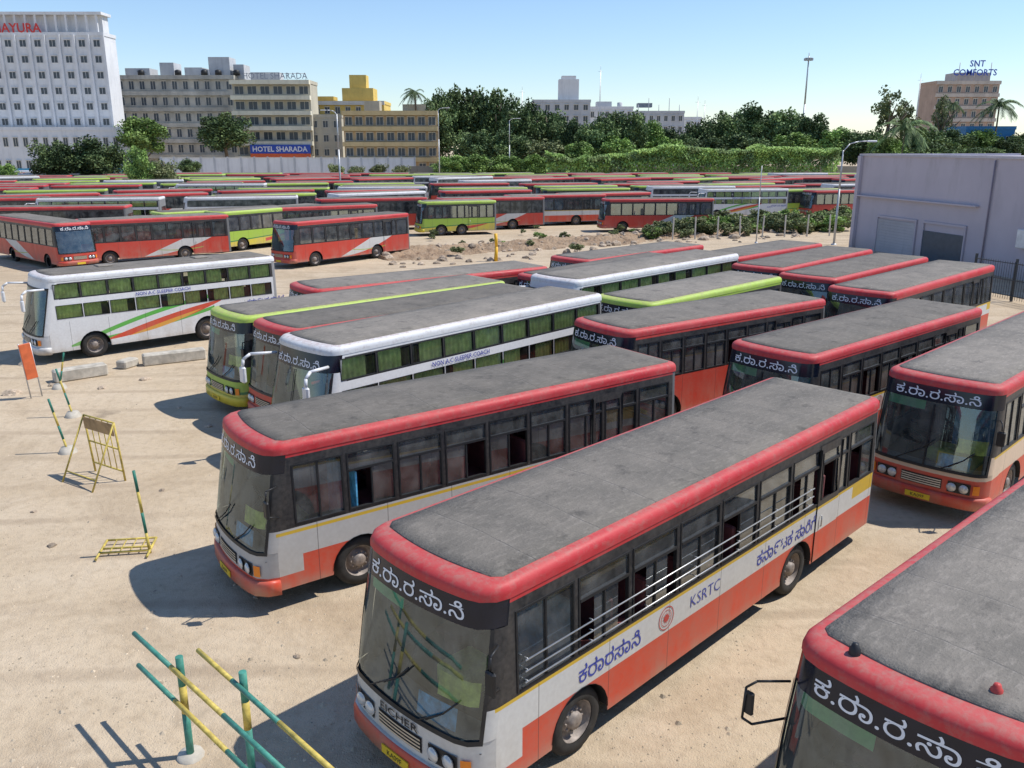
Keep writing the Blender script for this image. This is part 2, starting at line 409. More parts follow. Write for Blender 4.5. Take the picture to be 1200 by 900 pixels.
    if lod<2:
        g=MB()
        fr=lambda s0,s1,z0,z1,n,m_: g.grid(lambda s_,z: fp(s_,z,.012),ls(s0,s1,n),ls(z0,z1,m_),0,True,True)
        fr(-.88,.88,WB-.03,WB+.03,17,2); fr(-.88,-.85,WB+.03,WT,2,5); fr(.85,.88,WB+.03,WT,2,5)
        if whead: fr(-.88,.88,WT-.04,WT+.03,17,2)
        if coach or 'split' in extras: fr(-.012,.012,WB+.03,WT-.04,2,4)
        add('windshield_seal',g,[black],ws)
        for (y0,y1,z1) in ((.62,.05,1.62),(-.35,-.75,1.5)) if lod==0 else ():
            g=MB(); A=Vector(fp(y0/1.41,WB+.02,.03)); B=Vector(fp(y1/1.41,z1-.1,.035)); g.path([A,B],.011,5)
            B2=Vector(fp((y1+.25)/1.41,z1-.28,.028)); B3=Vector(fp((y1-.18)/1.41,z1+.1,.028)); g.path([B2,B,B3],.013,5); add('wiper',g,[black],ws)
    vari=[(0,.5,.5,1),(0,.5,.5,1),(.5,1),(0,.5),(0,.5,.5,1),(.3,.8)]
    rr_=random.Random(int(L*10)+len(style))
    if lod<2:
        for sg in (-1,1):
            for ri,(z0,z1) in enumerate(rows):
                for i,(x0,x1) in enumerate(wins):
                    g=MB(); f=.028 if not coach else .016
                    yy=lambda z,o: sg*(wd(z)+o)
                    zm=z1-.33 if not coach else None
                    def bar(xx0,xx1,zz0,zz1,o0=-.05,o1=.010):
                        a=[(xx0,yy(zz0,o1),zz0),(xx1,yy(zz0,o1),zz0),(xx1,yy(zz1,o1),zz1),(xx0,yy(zz1,o1),zz1)]
                        c=[(xx0,yy(zz0,o0),zz0),(xx1,yy(zz0,o0),zz0),(xx1,yy(zz1,o0),zz1),(xx0,yy(zz1,o0),zz1)]
                        g.poly(a if sg<0 else a[::-1])
                        for k in range(4):
                            k2=(k+1)%4; g.poly([a[k],a[k2],c[k2],c[k]])
                    bar(x0,x1,z0,z0+f); bar(x0,x1,z1-f,z1); bar(x0,x0+f,z0+f,z1-f); bar(x1-f,x1,z0+f,z1-f)
                    if zm and i>0 and lod==0: bar(x0+f,x1-f,zm-.022,zm+.022)
                    if not coach and lod==0: bar((x0+x1)/2-.014,(x0+x1)/2+.014,z0+f,(zm-.022 if i>0 else z1-f),-.04,.004)
                    wi=add('window',g,[black])
                    g=MB()
                    gx=lambda t:x0+f+(x1-x0-2*f)*t
                    def pane(t0,t1,a,c_,o):
                        p=[(gx(t0),yy(a,o),a),(gx(t1),yy(a,o),a),(gx(t1),yy(c_,o),c_),(gx(t0),yy(c_,o),c_)]
                        g.poly(p if sg<0 else p[::-1])
                    if coach or i==0 or lod==1: pane(0,1,z0+f,z1-f,-.02)
                    else:
                        pane(0,1,zm+.022,z1-f,-.02)
                        vv=vari[rr_.randrange(len(vari))]
                        for k in range(0,len(vv),2): pane(vv[k],vv[k+1],z0+f,zm-.022,-.02 if k==0 else -.032)
                    add('pane',g,[gCoach if coach else gSide],wi)
                    if coach:
                        op=rr_.choice([(0,1),(0,1),(0,.75),(.25,1),(.05,.95)]) if ri==1 else rr_.choice([(0,1),(0,.7),(.3,1)])
                        g=MB(); g.grid(lambda t,z:(gx(t),sg*(wd(z)-.06-.012*sin(t*44)),z),ls(op[0],op[1],40),[z0,z1],0,True)
                        add('curtain',g,[curt],wi)
    else:
        for sg in ((-1,1) if lod==2 else (-1,)):
            for (z0,z1) in rows:
                for (x0,x1) in wins:
                    g=MB()
                    p=[(x0,sg*(wd(z0)-.01),z0),(x1,sg*(wd(z0)-.01),z0),(x1,sg*(wd(z1)-.01),z1),(x0,sg*(wd(z1)-.01),z1)]
                    g.poly(p if sg<0 else p[::-1]); add('window',g,[gDark])
    if lod<3:
        g=MB(); g.box(L+.004,L+.02,-.9,.9,1.6,2.35); add('rear_window',g,[gDark])
    g=MB(); g.box(.12,L-.1,-.74,.74,.42,.9,0); g.box(xa+.75,xb-.75,-1.12,1.12,.36,.9,0); g.box(L-2.3,L-.1,-1.12,1.12,.42,.9,0); g.box(.1,xa-.68,-1.1,1.1,.36,.9)
    g.poly([(.1,-1.2,.98),(L-.1,-1.2,.98),(L-.1,1.2,.98),(.1,1.2,.98)])
    add('chassis',g,[chass])
    nn=28 if lod<2 else 12
    tp=[(.30,-.13),(.34,-.145),(.44,-.14),(.475,-.10),(.49,-.05),(.49,.05),(.475,.10),(.44,.14),(.34,.145),(.30,.13)]
    rp=[(.30,.12),(.285,.11),(.275,.02),(.20,-.01),(.18,.05),(.12,.07),(.115,.12),(.07,.14),(0,.145)]
    for cx in (xa,xb):
        for sg in (-1,1):
            c=(cx,sg*(HW-.19),.485); g=MB(); g.lathe(tp,c,'y',sg,nn); w_=add('wheel',g,[rubber])
            if (sg<0 and lod<3) or lod==0:
                g=MB(); g.lathe(rp,c,'y',sg,nn)
                if lod==0:
                    for k in range(10):
                        t=k*PI/5; g.tube((cx+.16*cos(t),c[1]+sg*.03,.485+.16*sin(t)),(cx+.16*cos(t),c[1]+sg*.085,.485+.16*sin(t)),.016,n=6)
                add('rim',g,[rimm],w_)
    g=MB(); n=nseg; o=.07
    g.rings([[fp(s_,.36,-.02) for s_ in ls(-1,1,n)],[fp(s_,.36,o) for s_ in ls(-1,1,n)],[fp(s_,.57,o) for s_ in ls(-1,1,n)],[fp(s_,.62,o-.025) for s_ in ls(-1,1,n)],[fp(s_,.62,-.02) for s_ in ls(-1,1,n)]],0,False,True)
    add('bumper',g,[S['bump']])
    if lod<3:
        for sg in (-1,1):
            if lod<2:
                g=MB(); zc=.80
                g.grid(lambda s_,z: fp(s_*sg,z,.012),ls(.38,.69,6),[zc-.12,zc+.12],1,True,sg>0)
                for yy_ in (.62,.85):
                    p=fp(sg*yy_/1.41,zc); g.lathe([(0,.055),(.05,.05),(.085,.03),(.095,0),(.10,.02)],(p[0]-.012,p[1],zc),'x',-1,16,0)
                add('headlight',g,[lens,black])
                g=MB(); g.grid(lambda s_,z: fp(s_*sg,z,.02),ls(.72,.80,3),[zc-.10,zc+.1],0,True,sg>0); add('indicator',g,[amber])
            else:
                g=MB(); g.grid(lambda s_,z: fp(s_*sg,z,.012),ls(.42,.68,3),[.7,.9],0,True,sg>0); add('headlight',g,[lens])
    if lod<2:
        g=MB(); g.grid(lambda s_,z: fp(s_,z,.006),ls(-.30,.30,7),[.70,.92],1,True,True)
        for z in (.735,.785,.835,.885): g.grid(lambda s_,zz: fp(s_,zz,.022),ls(-.29,.29,7),[z-.012,z+.012],0,True,True)
        add('grille',g,[(alu if style in('coach','cream') else cream),black])
        g=MB(); p=fp(0,.5,.07); g.box(p[0]-.02,p[0]-.004,-.26,.26,.40,.52,0)
        pl=add('number_plate',g,[yplate])
        if lod==0:
            g=MB(); gg=glyph('KA09F',.075); g.text(gg,lambda x,y:(p[0]-.024,-x,.46+y)); add('plate_lettering',g,[black],pl)
        for sg in ((-1,1) if coach or 'markers' in extras else (-1,)):
            g=MB()
            mm=mirw if coach else black
            if coach:
                g.path([(fx(2.7),sg*1.1,2.74),(-.25,sg*1.30,2.78),(-.42,sg*1.36,2.66),(-.45,sg*1.38,2.45)],.04,8)
                g.box(-.50,-.40,sg*1.38-.11,sg*1.38+.11,2.05,2.48,0,ch=.04)
            elif 'markers' in extras:
                g.path([(.36,sg*1.22,2.42),(.05,sg*1.42,2.46),(-.02,sg*1.50,2.38),(-.02,sg*1.52,2.0),(.05,sg*1.44,1.93),(.38,sg*1.24,1.95)],.014,6)
                g.box(-.01,.04,sg*1.47-.05,sg*1.47+.05,2.05,2.33,0,ch=.02)
            else:
                g.path([(.38,sg*1.22,2.3),(.16,sg*1.32,2.3),(.14,sg*1.34,2.15)],.014,6)
                g.path([(.38,sg*1.24,1.75),(.14,sg*1.34,1.85)],.012,6)
                g.box(.11,.17,sg*1.34-.08,sg*1.34+.08,1.82,2.14,0,ch=.025)
            add('mirror',g,[mm])
    if lod<2 and not coach or 'kan' in extras:
        g=MB(); gg=glyph('ಕ.ರಾ.ರ.ಸಾ.|ನ^',.215,.004)
        zc=WT+.17
        if gg[2]>0:
            k=1.78/gg[2]; g.text(([(x*k,y) for x,y in gg[0]],gg[1]),lambda x,y: fp(-x/1.41,zc+y,.006)); add('header_lettering',g,[wtxt])
    yo=-HW-.006
    def side(txt,h,xc,zc,mt,name='side_lettering',bold=.0):
        g=MB(); gg=glyph(txt,h,bold)
        if gg[2]>0: g.text(gg,lambda x,y:(xc+x,yo,zc+y)); add(name,g,[mt])
    if 'txt' in extras:
        side('ಕರಾರಸಾ|ನ^',.26,2.45,1.24,btxt,bold=.004); side('KSRTC',.19,4.75,1.25,btxt,bold=-.012)
        side('ಕನಾ೯ಟಕ ಸಾ|ರ^|ಗೆ',.27,7.35,1.24,btxt,bold=.004)
        g=MB()
        for rr0,rr1 in ((.17,.185),(.12,.13),(.0,.06)):
            g.grid(lambda t,r_:(3.72+r_*cos(t),yo,1.25+r_*sin(t)),ls(0,2*PI,25),[rr0,rr1],0,False)
        for k in range(12):
            t=k*PI/6; g.poly([(3.72+.06*cos(t-.1),yo-.001,1.25+.06*sin(t-.1)),(3.72+.12*cos(t),yo-.001,1.25+.12*sin(t)),(3.72+.06*cos(t+.1),yo-.001,1.25+.06*sin(t+.1))])
        add('emblem',g,[redtxt])
        g=MB(); gg=glyph('EICHER',.11,.012); g.text(gg,lambda x,y: fp(-x*1.5/1.41,1.005+y,.012)); add('maker_lettering',g,[black])
    if coach and lod<2:
        side('NON A.C SLEEPER COACH',.13,4.6,2.24,btxt,bold=.01); side('KSRTC',.15,7.9,1.25,btxt); side('ಕನಾ೯ಟಕ ಸಾ|ರ^|ಗೆ',.22,8.9,1.40,btxt,bold=.006)
    if lod<2 and not coach:
        g=MB(); dx0,dx1=L-2.62,L-1.78; o1=.018
        def dpoly(x0,x1,z0,z1,off,m): g.poly([(x0,-(wd(z0)+off),z0),(x1,-(wd(z0)+off),z0),(x1,-(wd(z1)+off),z1),(x0,-(wd(z1)+off),z1)],m)
        dpoly(dx0,dx1,.42,1.62,o1,0); dpoly(dx0,dx0+.07,1.62,2.5,o1,0); dpoly(dx1-.07,dx1,1.62,2.5,o1,0); dpoly(dx0,dx1,2.5,2.66,o1,0)
        g.box(dx0-.008,dx0,-HW-.014,-HW+.02,.42,2.6,1); g.box(dx1,dx1+.008,-HW-.014,-HW+.02,.42,2.6,1)
        d_=add('door',g,[liv,black])
        g=MB(); g.path([(dx0+.14,-HW-.03,1.1),(dx0+.14,-HW-.05,1.12),(dx0+.14,-HW-.05,1.3),(dx0+.14,-HW-.03,1.32)],.012,5); add('handle',g,[alu],d_)
    if 'rails' in extras:
        for k,z in enumerate((SILL+.12,SILL+.27,SILL+.42)):
            g=MB(); g.tube((.75,-HW-.045,z),(L-2.9,-HW-.045,z),.011,n=6)
            for x in ls(.8,L-3.0,7): g.tube((x,-HW-.045,z),(x,-HW+.02,z),.009,n=5)
            add('guard_rail',g,[alu])
    if lod<2:
        g=MB(); g.grid(lambda s_,t: (lambda p:(p[0]+.05+(.45 if t>1 else 0),p[1]*.97,(WB-.35,WB-.02,WB-.04)[t]))(fp(s_,WB)),ls(-.85,.85,9),[0,1,2],0,True); add('dashboard',g,[dashm])
        g=MB()
        for k in range(18):
            f=lambda t:(.72-.10*sin(t),.6+.22*cos(t),1.42+.2*sin(t)); g.tube(f(k*PI/9),f((k+1)*PI/9),.015,n=5,cap=False)
        g.tube((.45,.6,1.1),(.72,.6,1.42),.025); add('steering_wheel',g,[black])
        if lod==0 and not coach:
            g=MB(); g.grid(lambda s_,z: fp(s_,z,-.06),ls(-.62,-.18,6),[WB+.05,WB+.34],0,True,True); add('route_board',g,[boardm])
            g=MB(); g.box(1.85,1.88,-1.15,.1,1.0,2.2); add('partition',g,[boardm])
            g=MB(); g.grid(lambda s_,z: fp(s_,z,-.09),ls(.15,.8,8),[WT-.22,WT-.02],0,True,True); add('sun_visor',g,[greenb])
            g=MB(); g.box(.62,1.25,-.42,.22,.99,1.32,0,ch=.06); add('engine_cover',g,[yreflect])
            g=MB(); g.grid(lambda s_,z: fp(s_,z,-.05),ls(-.82,-.40,6),[WB+.42,WB+.72],0,True,True); add('curtain',g,[yreflect])  # added yellow panel behind the glass, imitates a yellow-green reflection
        sm=MB(); sm.box(-.22,.24,-.48,.48,1.32,1.42,0,ch=.03); sm.box(.20,.30,-.48,.48,1.38,2.0,0,ch=.035)
        for q_ in (-.4,.4): sm.tube((.05,q_,.98),(.05,q_,1.33),.02,n=5)
        step=.78 if lod==0 else 1.5
        x=2.3
        g=MB(); g.box(1.12,1.60,.3,.82,1.25,1.36,0,ch=.03); g.box(1.55,1.68,.32,.8,1.33,1.98,0,ch=.04); g.box(1.2,1.5,.4,.7,.98,1.26); add('driver_seat',g,[seatm])
        while x<L-.8 and not coach:
            for y in (-.68,.68):
                m2=MB(); m2.v=[(a+x,b_+y,c_) for a,b_,c_ in sm.v]; m2.f=list(sm.f); m2.mi=list(sm.mi); m2.sm=list(sm.sm); add('seat',m2,[seatm])
            x+=step
    CACHE[key]=P; return P
OCC=[]
def bus(style,lod,label,fr=None,rr=None,head=None,L=None,edge=-1,ze=None,extras=(),group=None,world=None):
    coach=style=='coach'; ze=ze or (2.97 if not coach else 3.18)
    if world is None:
        A=at(fr[0],fr[1],ze)
        if rr is not None:
            B=at(rr[0],rr[1],ze); d=B-A; th=math.atan2(d.y,d.x)
            if L is None: L=d.length+.35
        if head is not None: th=rad(head)
        L=round((L or 10.6)*2)/2
        la=Vector((.36,edge*1.19,0)); M=Matrix.Rotation(th,3,'Z')
        loc=Vector((A.x,A.y,0))-M@la
    else:
        th=rad(head); L=L or 10.5; loc=Vector((world[0],world[1],0))
    root=link('coach_bus' if coach else 'bus',None,loc=loc,rz=th,label=label,cat='coach' if coach else 'bus',group=group)
    objs=[]
    for (n,me,par,lb) in bus_parts(style,lod,L,extras):
        objs.append(link(n,me,objs[par] if par is not None else root,label=lb))
    OCC.append((loc.x+cos(th)*L/2,loc.y+sin(th)*L/2))
    return root
G='buses parked in the near row'
bus('suburban',0,'red and white bus in the centre foreground with guard rails across its windows',(580,695),(1040,465),extras=('rails','txt'),group=G)
bus('plainband',0,'red and grey bus with dark grey roof, left of the centre foreground bus',(318,526),(803,425),group=G)
bus('coach',0,'white sleeper coach with green curtains parked tight between red roofed buses',(385,410),head=47,L=11,extras=('kan',),group=G)
bus('city',1,'dark red bus squeezed between the lime green bus and the white sleeper coach',(297,374),head=43,L=10,edge=1,group=G)
bus('green',0,'lime green and yellow bus at the left end of the near row',(247,360),head=42,L=10.5,edge=1,group=G)
bus('coach',0,'white coach with green and red swoosh standing apart at the far left',(50,330),(325,304),ze=3.05,extras=('hatch',),group=G)
bus('city',0,'red roofed bus behind the rear of the dark roofed bus',(738,390),(975,351),group=G)
bus('suburban',0,'red roofed bus parked beyond the rear end of the centre foreground bus',(955,420),(1150,363),extras=('split','txt'),group=G)
bus('cream',0,'cream and red bus at the right edge with white lettering over its windshield',(1040,432),head=44.5,L=10.5,edge=1,extras=('split',),group=G)
bus('corner',0,'red roofed bus with yellow and green lower body cut off at bottom right',(935,745),head=42,L=10.5,edge=1,extras=('markers',),group=G)
bus('suburban',1,'red roofed bus at the right in front of the mauve building',(1048,345),(1165,312),group=G)
bus('city',1,'second red roofed bus from the mauve building, in the near row',(980,328),(1090,302),group=G)
bus('city',1,'third red roofed bus from the mauve building, in the near row',(918,316),(1025,293),group=G)
bus('green',1,'lime edged bus right behind the white sleeper coach',(765,357),(920,325),group=G)
bus('coach',1,'long white coach with black windows behind the lime edged bus',(674,330),(865,298),group=G)
bus('city',1,'red roofed bus showing only its roof, behind the long white coach',(690,306),(825,288),group=G)
bus('city',1,'red roofed bus farthest back in the near row, beside the shrubs',(865,303),(965,286),group=G)
bus('suburban',1,'red roofed bus mostly hidden between the long white coach and the lime green bus',(605,321),(760,296),edge=1,group=G)
bus('city',1,'red edged bus with grey roof just behind the lime green bus',(340,331),(605,306),edge=1,group=G)
G2='buses parked across the rubble strip'
bus('city',1,'red bus with white swoosh nearest the rubble strip, front facing left',(345,261),head=50,L=10.5,group=G2)
bus('city',1,'red bus with white swoosh at the left, beside the dark red bus',(95,260),(270,252),L=10,group=G2)
bus('city',1,'dark red bus cut off by the left edge of the yard',(62,263),(-60,246),edge=1,L=11,group=G2)
bus('green',1,'lime green bus with yellow lower body standing before the packed rows',(497,237),(583,236),head=18,group=G2)
bus('city',1,'red bus front behind the swoosh bus, left of centre',(300,245),head=30,group=G2)
bus('green',1,'yellow green bus front between the two red swoosh buses',(262,249),head=55,group=G2)
bus('coach',1,'white coach in the back left behind the red swoosh bus',(205,216),head=8,L=11,group=G2)
bus('green',1,'yellow green bus behind the left red buses',(190,250),head=42,group=G2)
bus('coach',1,'low white roofed coach behind the dark red bus on the left',(40,233),head=10,L=11,group=G2)
bus('suburban',1,'red and white bus right of the lime green bus, side on',(598,230),head=16,group=G2)
bus('city',1,'red bus with white swoosh second from the lime green bus',(662,228),head=22,group=G2)
bus('city',1,'dark red bus with open door standing before the shrubs',(712,234),head=6,group=G2)
bus('coach',1,'white coach with green stripes right of the dark red bus',(826,222),head=8,L=10,group=G2)
bus('green',1,'yellow green bus between the white coach and the red bus at right',(903,223),head=20,L=10,group=G2)
bus('city',1,'red bus at the right end of the back row by the street lamp',(955,224),head=14,L=10,group=G2)
# packed far rows
FLAB={'city':'distant bus with red edged roof in the packed back rows','green':'distant bus with lime edged roof in the packed back rows',
      'coach':'distant white roofed coach in the packed back rows','suburban':'distant red and white bus in the packed back rows'}
rw=random.Random(5); Y=66.0; k=0; NF=0
while Y<160:
    x=-.66*Y+(k%3)*3.0+rw.uniform(-2,2); xmax=(-.53 if Y<78 else (-.06 if Y<90 else (.02 if Y<98 else .43)))*Y
    blk=rw.choice([8,14,20,34])
    while x<xmax:
        hd=blk+rw.uniform(-4,4)
        cx=x+5; cy=Y+1.5
        if all((cx-a)**2+((cy-b_)*(2.9 if abs(cx-a)<8 else 2.1))**2>108 for a,b_ in OCC[19:34]) and rw.random()<.93 and NF<290:
            st=rw.choices(['city','green','suburban','coach'],[.42,.34,.12,.12])[0]
            bus(st,2 if Y<112 else 3,FLAB[st],head=hd,world=(x,Y+rw.uniform(-.7,.7)),L=10.5,group=FLAB[st]+' group'); NF+=1
        x+=10.9+rw.uniform(0,1.6)
    Y+=4.9+k*.16+(3.5 if k%5==4 else 0); k+=1
print('FAR',NF,Y)
# ---------------------------------------------------------------- ground
def groundmat():
    s=NT('dry_dirt'); o=s.obj()
    a=s.noise(o,.06,3,.6,.5); b=s.noise(o,.55,6,.65); c=s.noise(o,5,4,.65); d=s.noise(o,40,2,.7)
    col=s.mix(s.mr(a,.4,.62,0,1),(.52,.412,.283),(.45,.35,.235))
    col=s.mix(s.mr(b,.40,.68,0,.65),col,(.58,.475,.345))
    col=s.mix(s.mr(s.noise(o,.22,6,.75,1.5),.50,.66,0,.6),col,(.35,.265,.175))
    col=s.mix(s.mr(c,.48,.72,0,.38),col,(.30,.225,.15))
    col=s.mix(s.mr(d,.6,.75,0,.4),col,(.62,.53,.41))
    w=s.n('ShaderNodeTexWave'); w.wave_type='RINGS'; s.put(w.inputs[0],s.scalev(o,1,1,1,0)); w.inputs['Scale'].default_value=.16; w.inputs['Distortion'].default_value=9; w.inputs['Detail'].default_value=2; w.inputs['Detail Scale'].default_value=.18
    tr=s.ma('MULTIPLY',s.mr(w.outputs['Fac'],.90,.99,0,1),s.mr(b,.38,.58,.05,.5))
    col=s.mix(tr,col,(.33,.25,.17))
    oil=s.mr(s.noise(o,.35,4,.6),.65,.72,0,.5); col=s.mix(oil,col,(.18,.14,.10))
    h=s.ma('ADD',s.ma('MULTIPLY',c,.7),s.ma('ADD',s.ma('MULTIPLY',d,.3),s.ma('MULTIPLY',b,1.6)))
    s.princ(col,.95,0,bump=h,bs=.65,bd=.07,spec=.15); return s.m
dirt=groundmat()
g=MB(); g.poly([(-900,-40,0),(900,-40,0),(900,1500,0),(-900,1500,0)]); g.build('ground',[dirt],kind='structure')
stone=pm('rubble_stone',(.38,.30,.22),.95,var=.4,scale=4,bump=.5,rnd=.35)
def ico(sub,seed,amp,flat=.7):
    bm=bmesh.new(); bmesh.ops.create_icosphere(bm,subdivisions=sub,radius=1)
    for v in bm.verts:
        n=noise.noise(v.co*1.3+Vector((seed*7.1,0,0)))+.5*noise.noise(v.co*3+Vector((seed,3,1)))
        v.co*=1+amp*n; v.co.z*=flat
    me=bpy.data.meshes.new('rock'); bm.to_mesh(me); bm.free(); return me
rocks=[ico(2,i,.45) for i in range(4)]
for m in rocks: m.materials.append(stone)
g=MB(); rp=random.Random(3)
for i in range(2400):
    u=rp.uniform(-40,900); v=330+(rp.random()**.7)*600; p=at(u,v); s_=rp.uniform(.010,.03)*(1 if rp.random()<.94 else 2.2)
    a0=rp.uniform(0,6.28); ring=[(p.x+s_*cos(a0+k*1.257)*rp.uniform(.7,1.2),p.y+s_*sin(a0+k*1.257)*rp.uniform(.7,1.2),-.003) for k in range(5)]
    top=(p.x,p.y,s_*.6)
    for k in range(5): g.poly([ring[k],ring[(k+1)%5],top])
g.build('gravel',[pm('pebble',(.44,.36,.26),.9,var=.5,scale=.7)],kind='stuff',label='loose pebbles scattered over the dirt yard',cat='gravel')
A0=at(420,303); A1=at(1010,260)
dv=(A1-A0); Lm=dv.length; dv.normalize(); nv=Vector((-dv.y,dv.x,0))
def mound(t,w):
    h=(1-abs(w)**2)*(.25+.50*max(0,noise.noise(Vector((t*14,w*1.5,2)))+.25))+.22*noise.noise(Vector((t*60,w*6,5)))+.12*noise.noise(Vector((t*160,w*16,5)))
    if t<0.02 or t>.98: h=-.1
    p=A0+dv*Lm*t+nv*w*3.0*(1+.5*noise.noise(Vector((t*9,0,0)))); return (p.x,p.y,h-.10 if abs(w)<.99 else -.15)
g=MB(); g.grid(mound,ls(0,1,260),ls(-1,1,28),0,False)
def moundmat():
    s=NT('turned_soil'); o=s.obj(); a=s.noise(o,.5,5,.7); b=s.noise(o,4,5,.7)
    col=s.mix(s.mr(a,.38,.62,0,1),(.38,.27,.175),(.25,.17,.11)); col=s.mix(s.mr(b,.5,.7,0,.6),col,(.48,.39,.29))
    s.princ(col,.95,bump=b,bs=1,bd=.15,spec=.1); return s.m
g.build('rubble_mound',[moundmat()],kind='structure')
for i in range(200):
    t=rp.uniform(.0,.75); w=rp.uniform(-2.4,1.5); p=mound(min(max(t,.03),.97),max(-1,min(1,w))); s_=rp.uniform(.10,.38)*(1 if rp.random()<.9 else 1.6)
    if abs(w)>1: q=A0+dv*Lm*t+nv*w*3.0; p=(q.x,q.y,0)
    link('rock',rocks[i%4],loc=(p[0],p[1],max(0,p[2])),scale=(s_,s_*rp.uniform(.6,1.2),s_),rot=(0,0,rp.uniform(0,6)),label='rough brown rock lying on the turned soil of the rubble strip',cat='rock',group='rocks on the rubble strip')
# ---------------------------------------------------------------- foliage
def leafmat(name,c,rnd=.25):
    s=NT(name); oi=s.n('ShaderNodeObjectInfo'); n=s.noise(s.obj(),2.2,2)
    k=s.ma('MULTIPLY',s.mr(oi.outputs['Random'],0,1,1-rnd,1+rnd),s.mr(n,.3,.7,.65,1.35))
    vm=s.n('ShaderNodeVectorMath',operation='SCALE'); vm.inputs[0].default_value=c; s.put(vm.inputs['Scale'],k)
    s.princ(vm.outputs[0],.65,spec=.15)
    return s.m
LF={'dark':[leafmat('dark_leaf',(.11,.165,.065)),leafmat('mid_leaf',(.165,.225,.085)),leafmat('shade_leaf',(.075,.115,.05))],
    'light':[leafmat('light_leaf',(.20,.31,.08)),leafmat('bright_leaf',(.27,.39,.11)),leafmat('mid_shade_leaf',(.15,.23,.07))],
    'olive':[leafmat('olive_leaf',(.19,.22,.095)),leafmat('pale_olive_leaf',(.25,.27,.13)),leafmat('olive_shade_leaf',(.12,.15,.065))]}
bark=pm('bark',(.14,.11,.08),.95,var=.4,scale=6,bump=.5)
def crown(seed,kind,nc=60,per=190,leaf=.042,spread=1.0,cr0=.18,cr1=.34):
    r=random.Random(seed); g=MB()
    for c in range(nc):
        th=r.uniform(0,2*PI); z=r.uniform(-.85,1); rad_=math.sqrt(max(0,1-z*z))
        k=r.uniform(.25,.74)
        cc=Vector((rad_*cos(th)*k*spread,rad_*sin(th)*k*spread,z*k)); cr=r.uniform(cr0,cr1)
        cm=r.choice([0,0,1,1,2])
        for i in range(per):
            d=Vector((r.gauss(0,1),r.gauss(0,1),r.gauss(0,.8)))
            d.normalize(); p=cc+d*cr*(r.random()**.35)
            a=Vector((r.uniform(-1,1),r.uniform(-1,1),r.uniform(-.6,.6))).normalized(); b=a.orthogonal().normalized()
            b=Matrix.Rotation(r.uniform(0,6.28),3,a)@b
            s_=leaf*r.uniform(.6,1.3)
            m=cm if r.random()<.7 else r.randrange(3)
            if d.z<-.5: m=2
            g.poly([p-a*s_,p-b*s_*.7,p+a*s_,p+b*s_*.7],m)
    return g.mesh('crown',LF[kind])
CR={'dark':[crown(i,'dark') for i in range(3)],'light':[crown(10+i,'light') for i in range(2)],'olive':[crown(20+i,'olive',40,120,.05) for i in range(2)],
    'loose':[crown(30+i,'olive',22,80,.05,.9,.14,.26) for i in range(2)]}
def trunkmesh(seed):
    r=random.Random(seed); g=MB(); pts=[Vector((0,0,-.02)),Vector((.02,.01,.35)),Vector((-.02,.03,.7)),Vector((0,0,1))]
    g.path(pts,[.035,.028,.018,.008],8)
    for k in range(6):
        z=r.uniform(.35,.75); a=r.uniform(0,6.28); g.path([Vector((0,.02,z)),Vector((.12*cos(a),.12*sin(a),z+.12)),Vector((.24*cos(a),.24*sin(a),z+.28))],[.016,.011,.004],6)
    return g.mesh('trunk',[bark])
TRK=[trunkmesh(i) for i in range(3)]
def tree(u,vt,Y,hw,kind,label,low=.28,group='trees behind the yard',ti=[0],name='tree'):
    top=atY(u,vt,Y); w=hw*Y/1000*1.15; Ht=top.z*1.05
    root=link(name,None,loc=(top.x,Y,0),rz=R.uniform(0,6),label=label,cat='bush' if name=='bush' else 'tree',group=group)
    ti[0]+=1; m=CR[kind][ti[0]%len(CR[kind])]; z0=Ht*low; rz_=(Ht-z0)/2
    link('crown',m,root,loc=(0,0,z0+rz_),scale=(w,w,rz_*1.06),rz=R.uniform(0,6))
    link('trunk',TRK[ti[0]%3],root,scale=(Ht*.9,Ht*.9,Ht*.8))
    return root
tl={'dark':'broad dark green tree in the tree belt behind the yard','light':'lighter green bushy tree in the tree belt behind the yard','olive':'dusty olive tree in the tree belt behind the yard','loose':'tall thin crowned tree rising over the tree belt'}
for (u,vt,Y,hw,kd) in [(512,106,236,24,'dark'),(545,96,242,32,'dark'),(582,100,238,30,'dark'),(612,118,232,26,'dark'),(640,124,236,28,'dark'),(668,136,226,24,'dark'),
    (700,134,215,26,'dark'),(735,126,225,28,'dark'),(765,142,232,24,'light'),(795,150,228,24,'dark'),(822,140,236,26,'dark'),(850,128,240,30,'dark'),(885,122,244,34,'dark'),(922,124,240,32,'dark'),(955,130,236,30,'dark'),
    (985,148,226,28,'light'),(1012,150,222,26,'dark'),(1045,100,236,22,'loose'),(1062,118,240,20,'loose'),(1085,146,225,30,'dark'),(1108,112,250,14,'loose'),(1120,150,228,28,'dark'),(1150,152,230,28,'light'),(1185,158,226,28,'dark'),(1205,150,232,26,'dark'),(1240,150,232,26,'dark'),
    (560,150,220,30,'dark'),(600,152,218,28,'dark'),(640,160,214,28,'olive'),(680,165,208,26,'light'),(720,160,212,28,'light'),(780,160,222,30,'light'),(830,158,222,32,'dark'),(880,156,224,34,'dark'),(930,156,222,32,'light'),(1040,160,214,30,'light'),(1090,168,205,28,'dark'),(1150,170,205,28,'dark')]:
    tree(u,vt,Y,hw,kd,tl[kd],group=kd+' trees of the belt',low=.10 if kd!='loose' else .35)
tree(62,162,150,30,'dark','dark round bushy tree at far left, left one of the pair',low=.04,group=None)
tree(112,160,152,34,'dark','dark round bushy tree at far left, right one of the pair',low=.04,group=None)
tree(165,138,222,30,'light','light green tree before the grey beige building',low=.25,group=None)
tree(262,130,226,32,'dark','dark tree standing at the corner of the banded hotel building',low=.25,group=None)
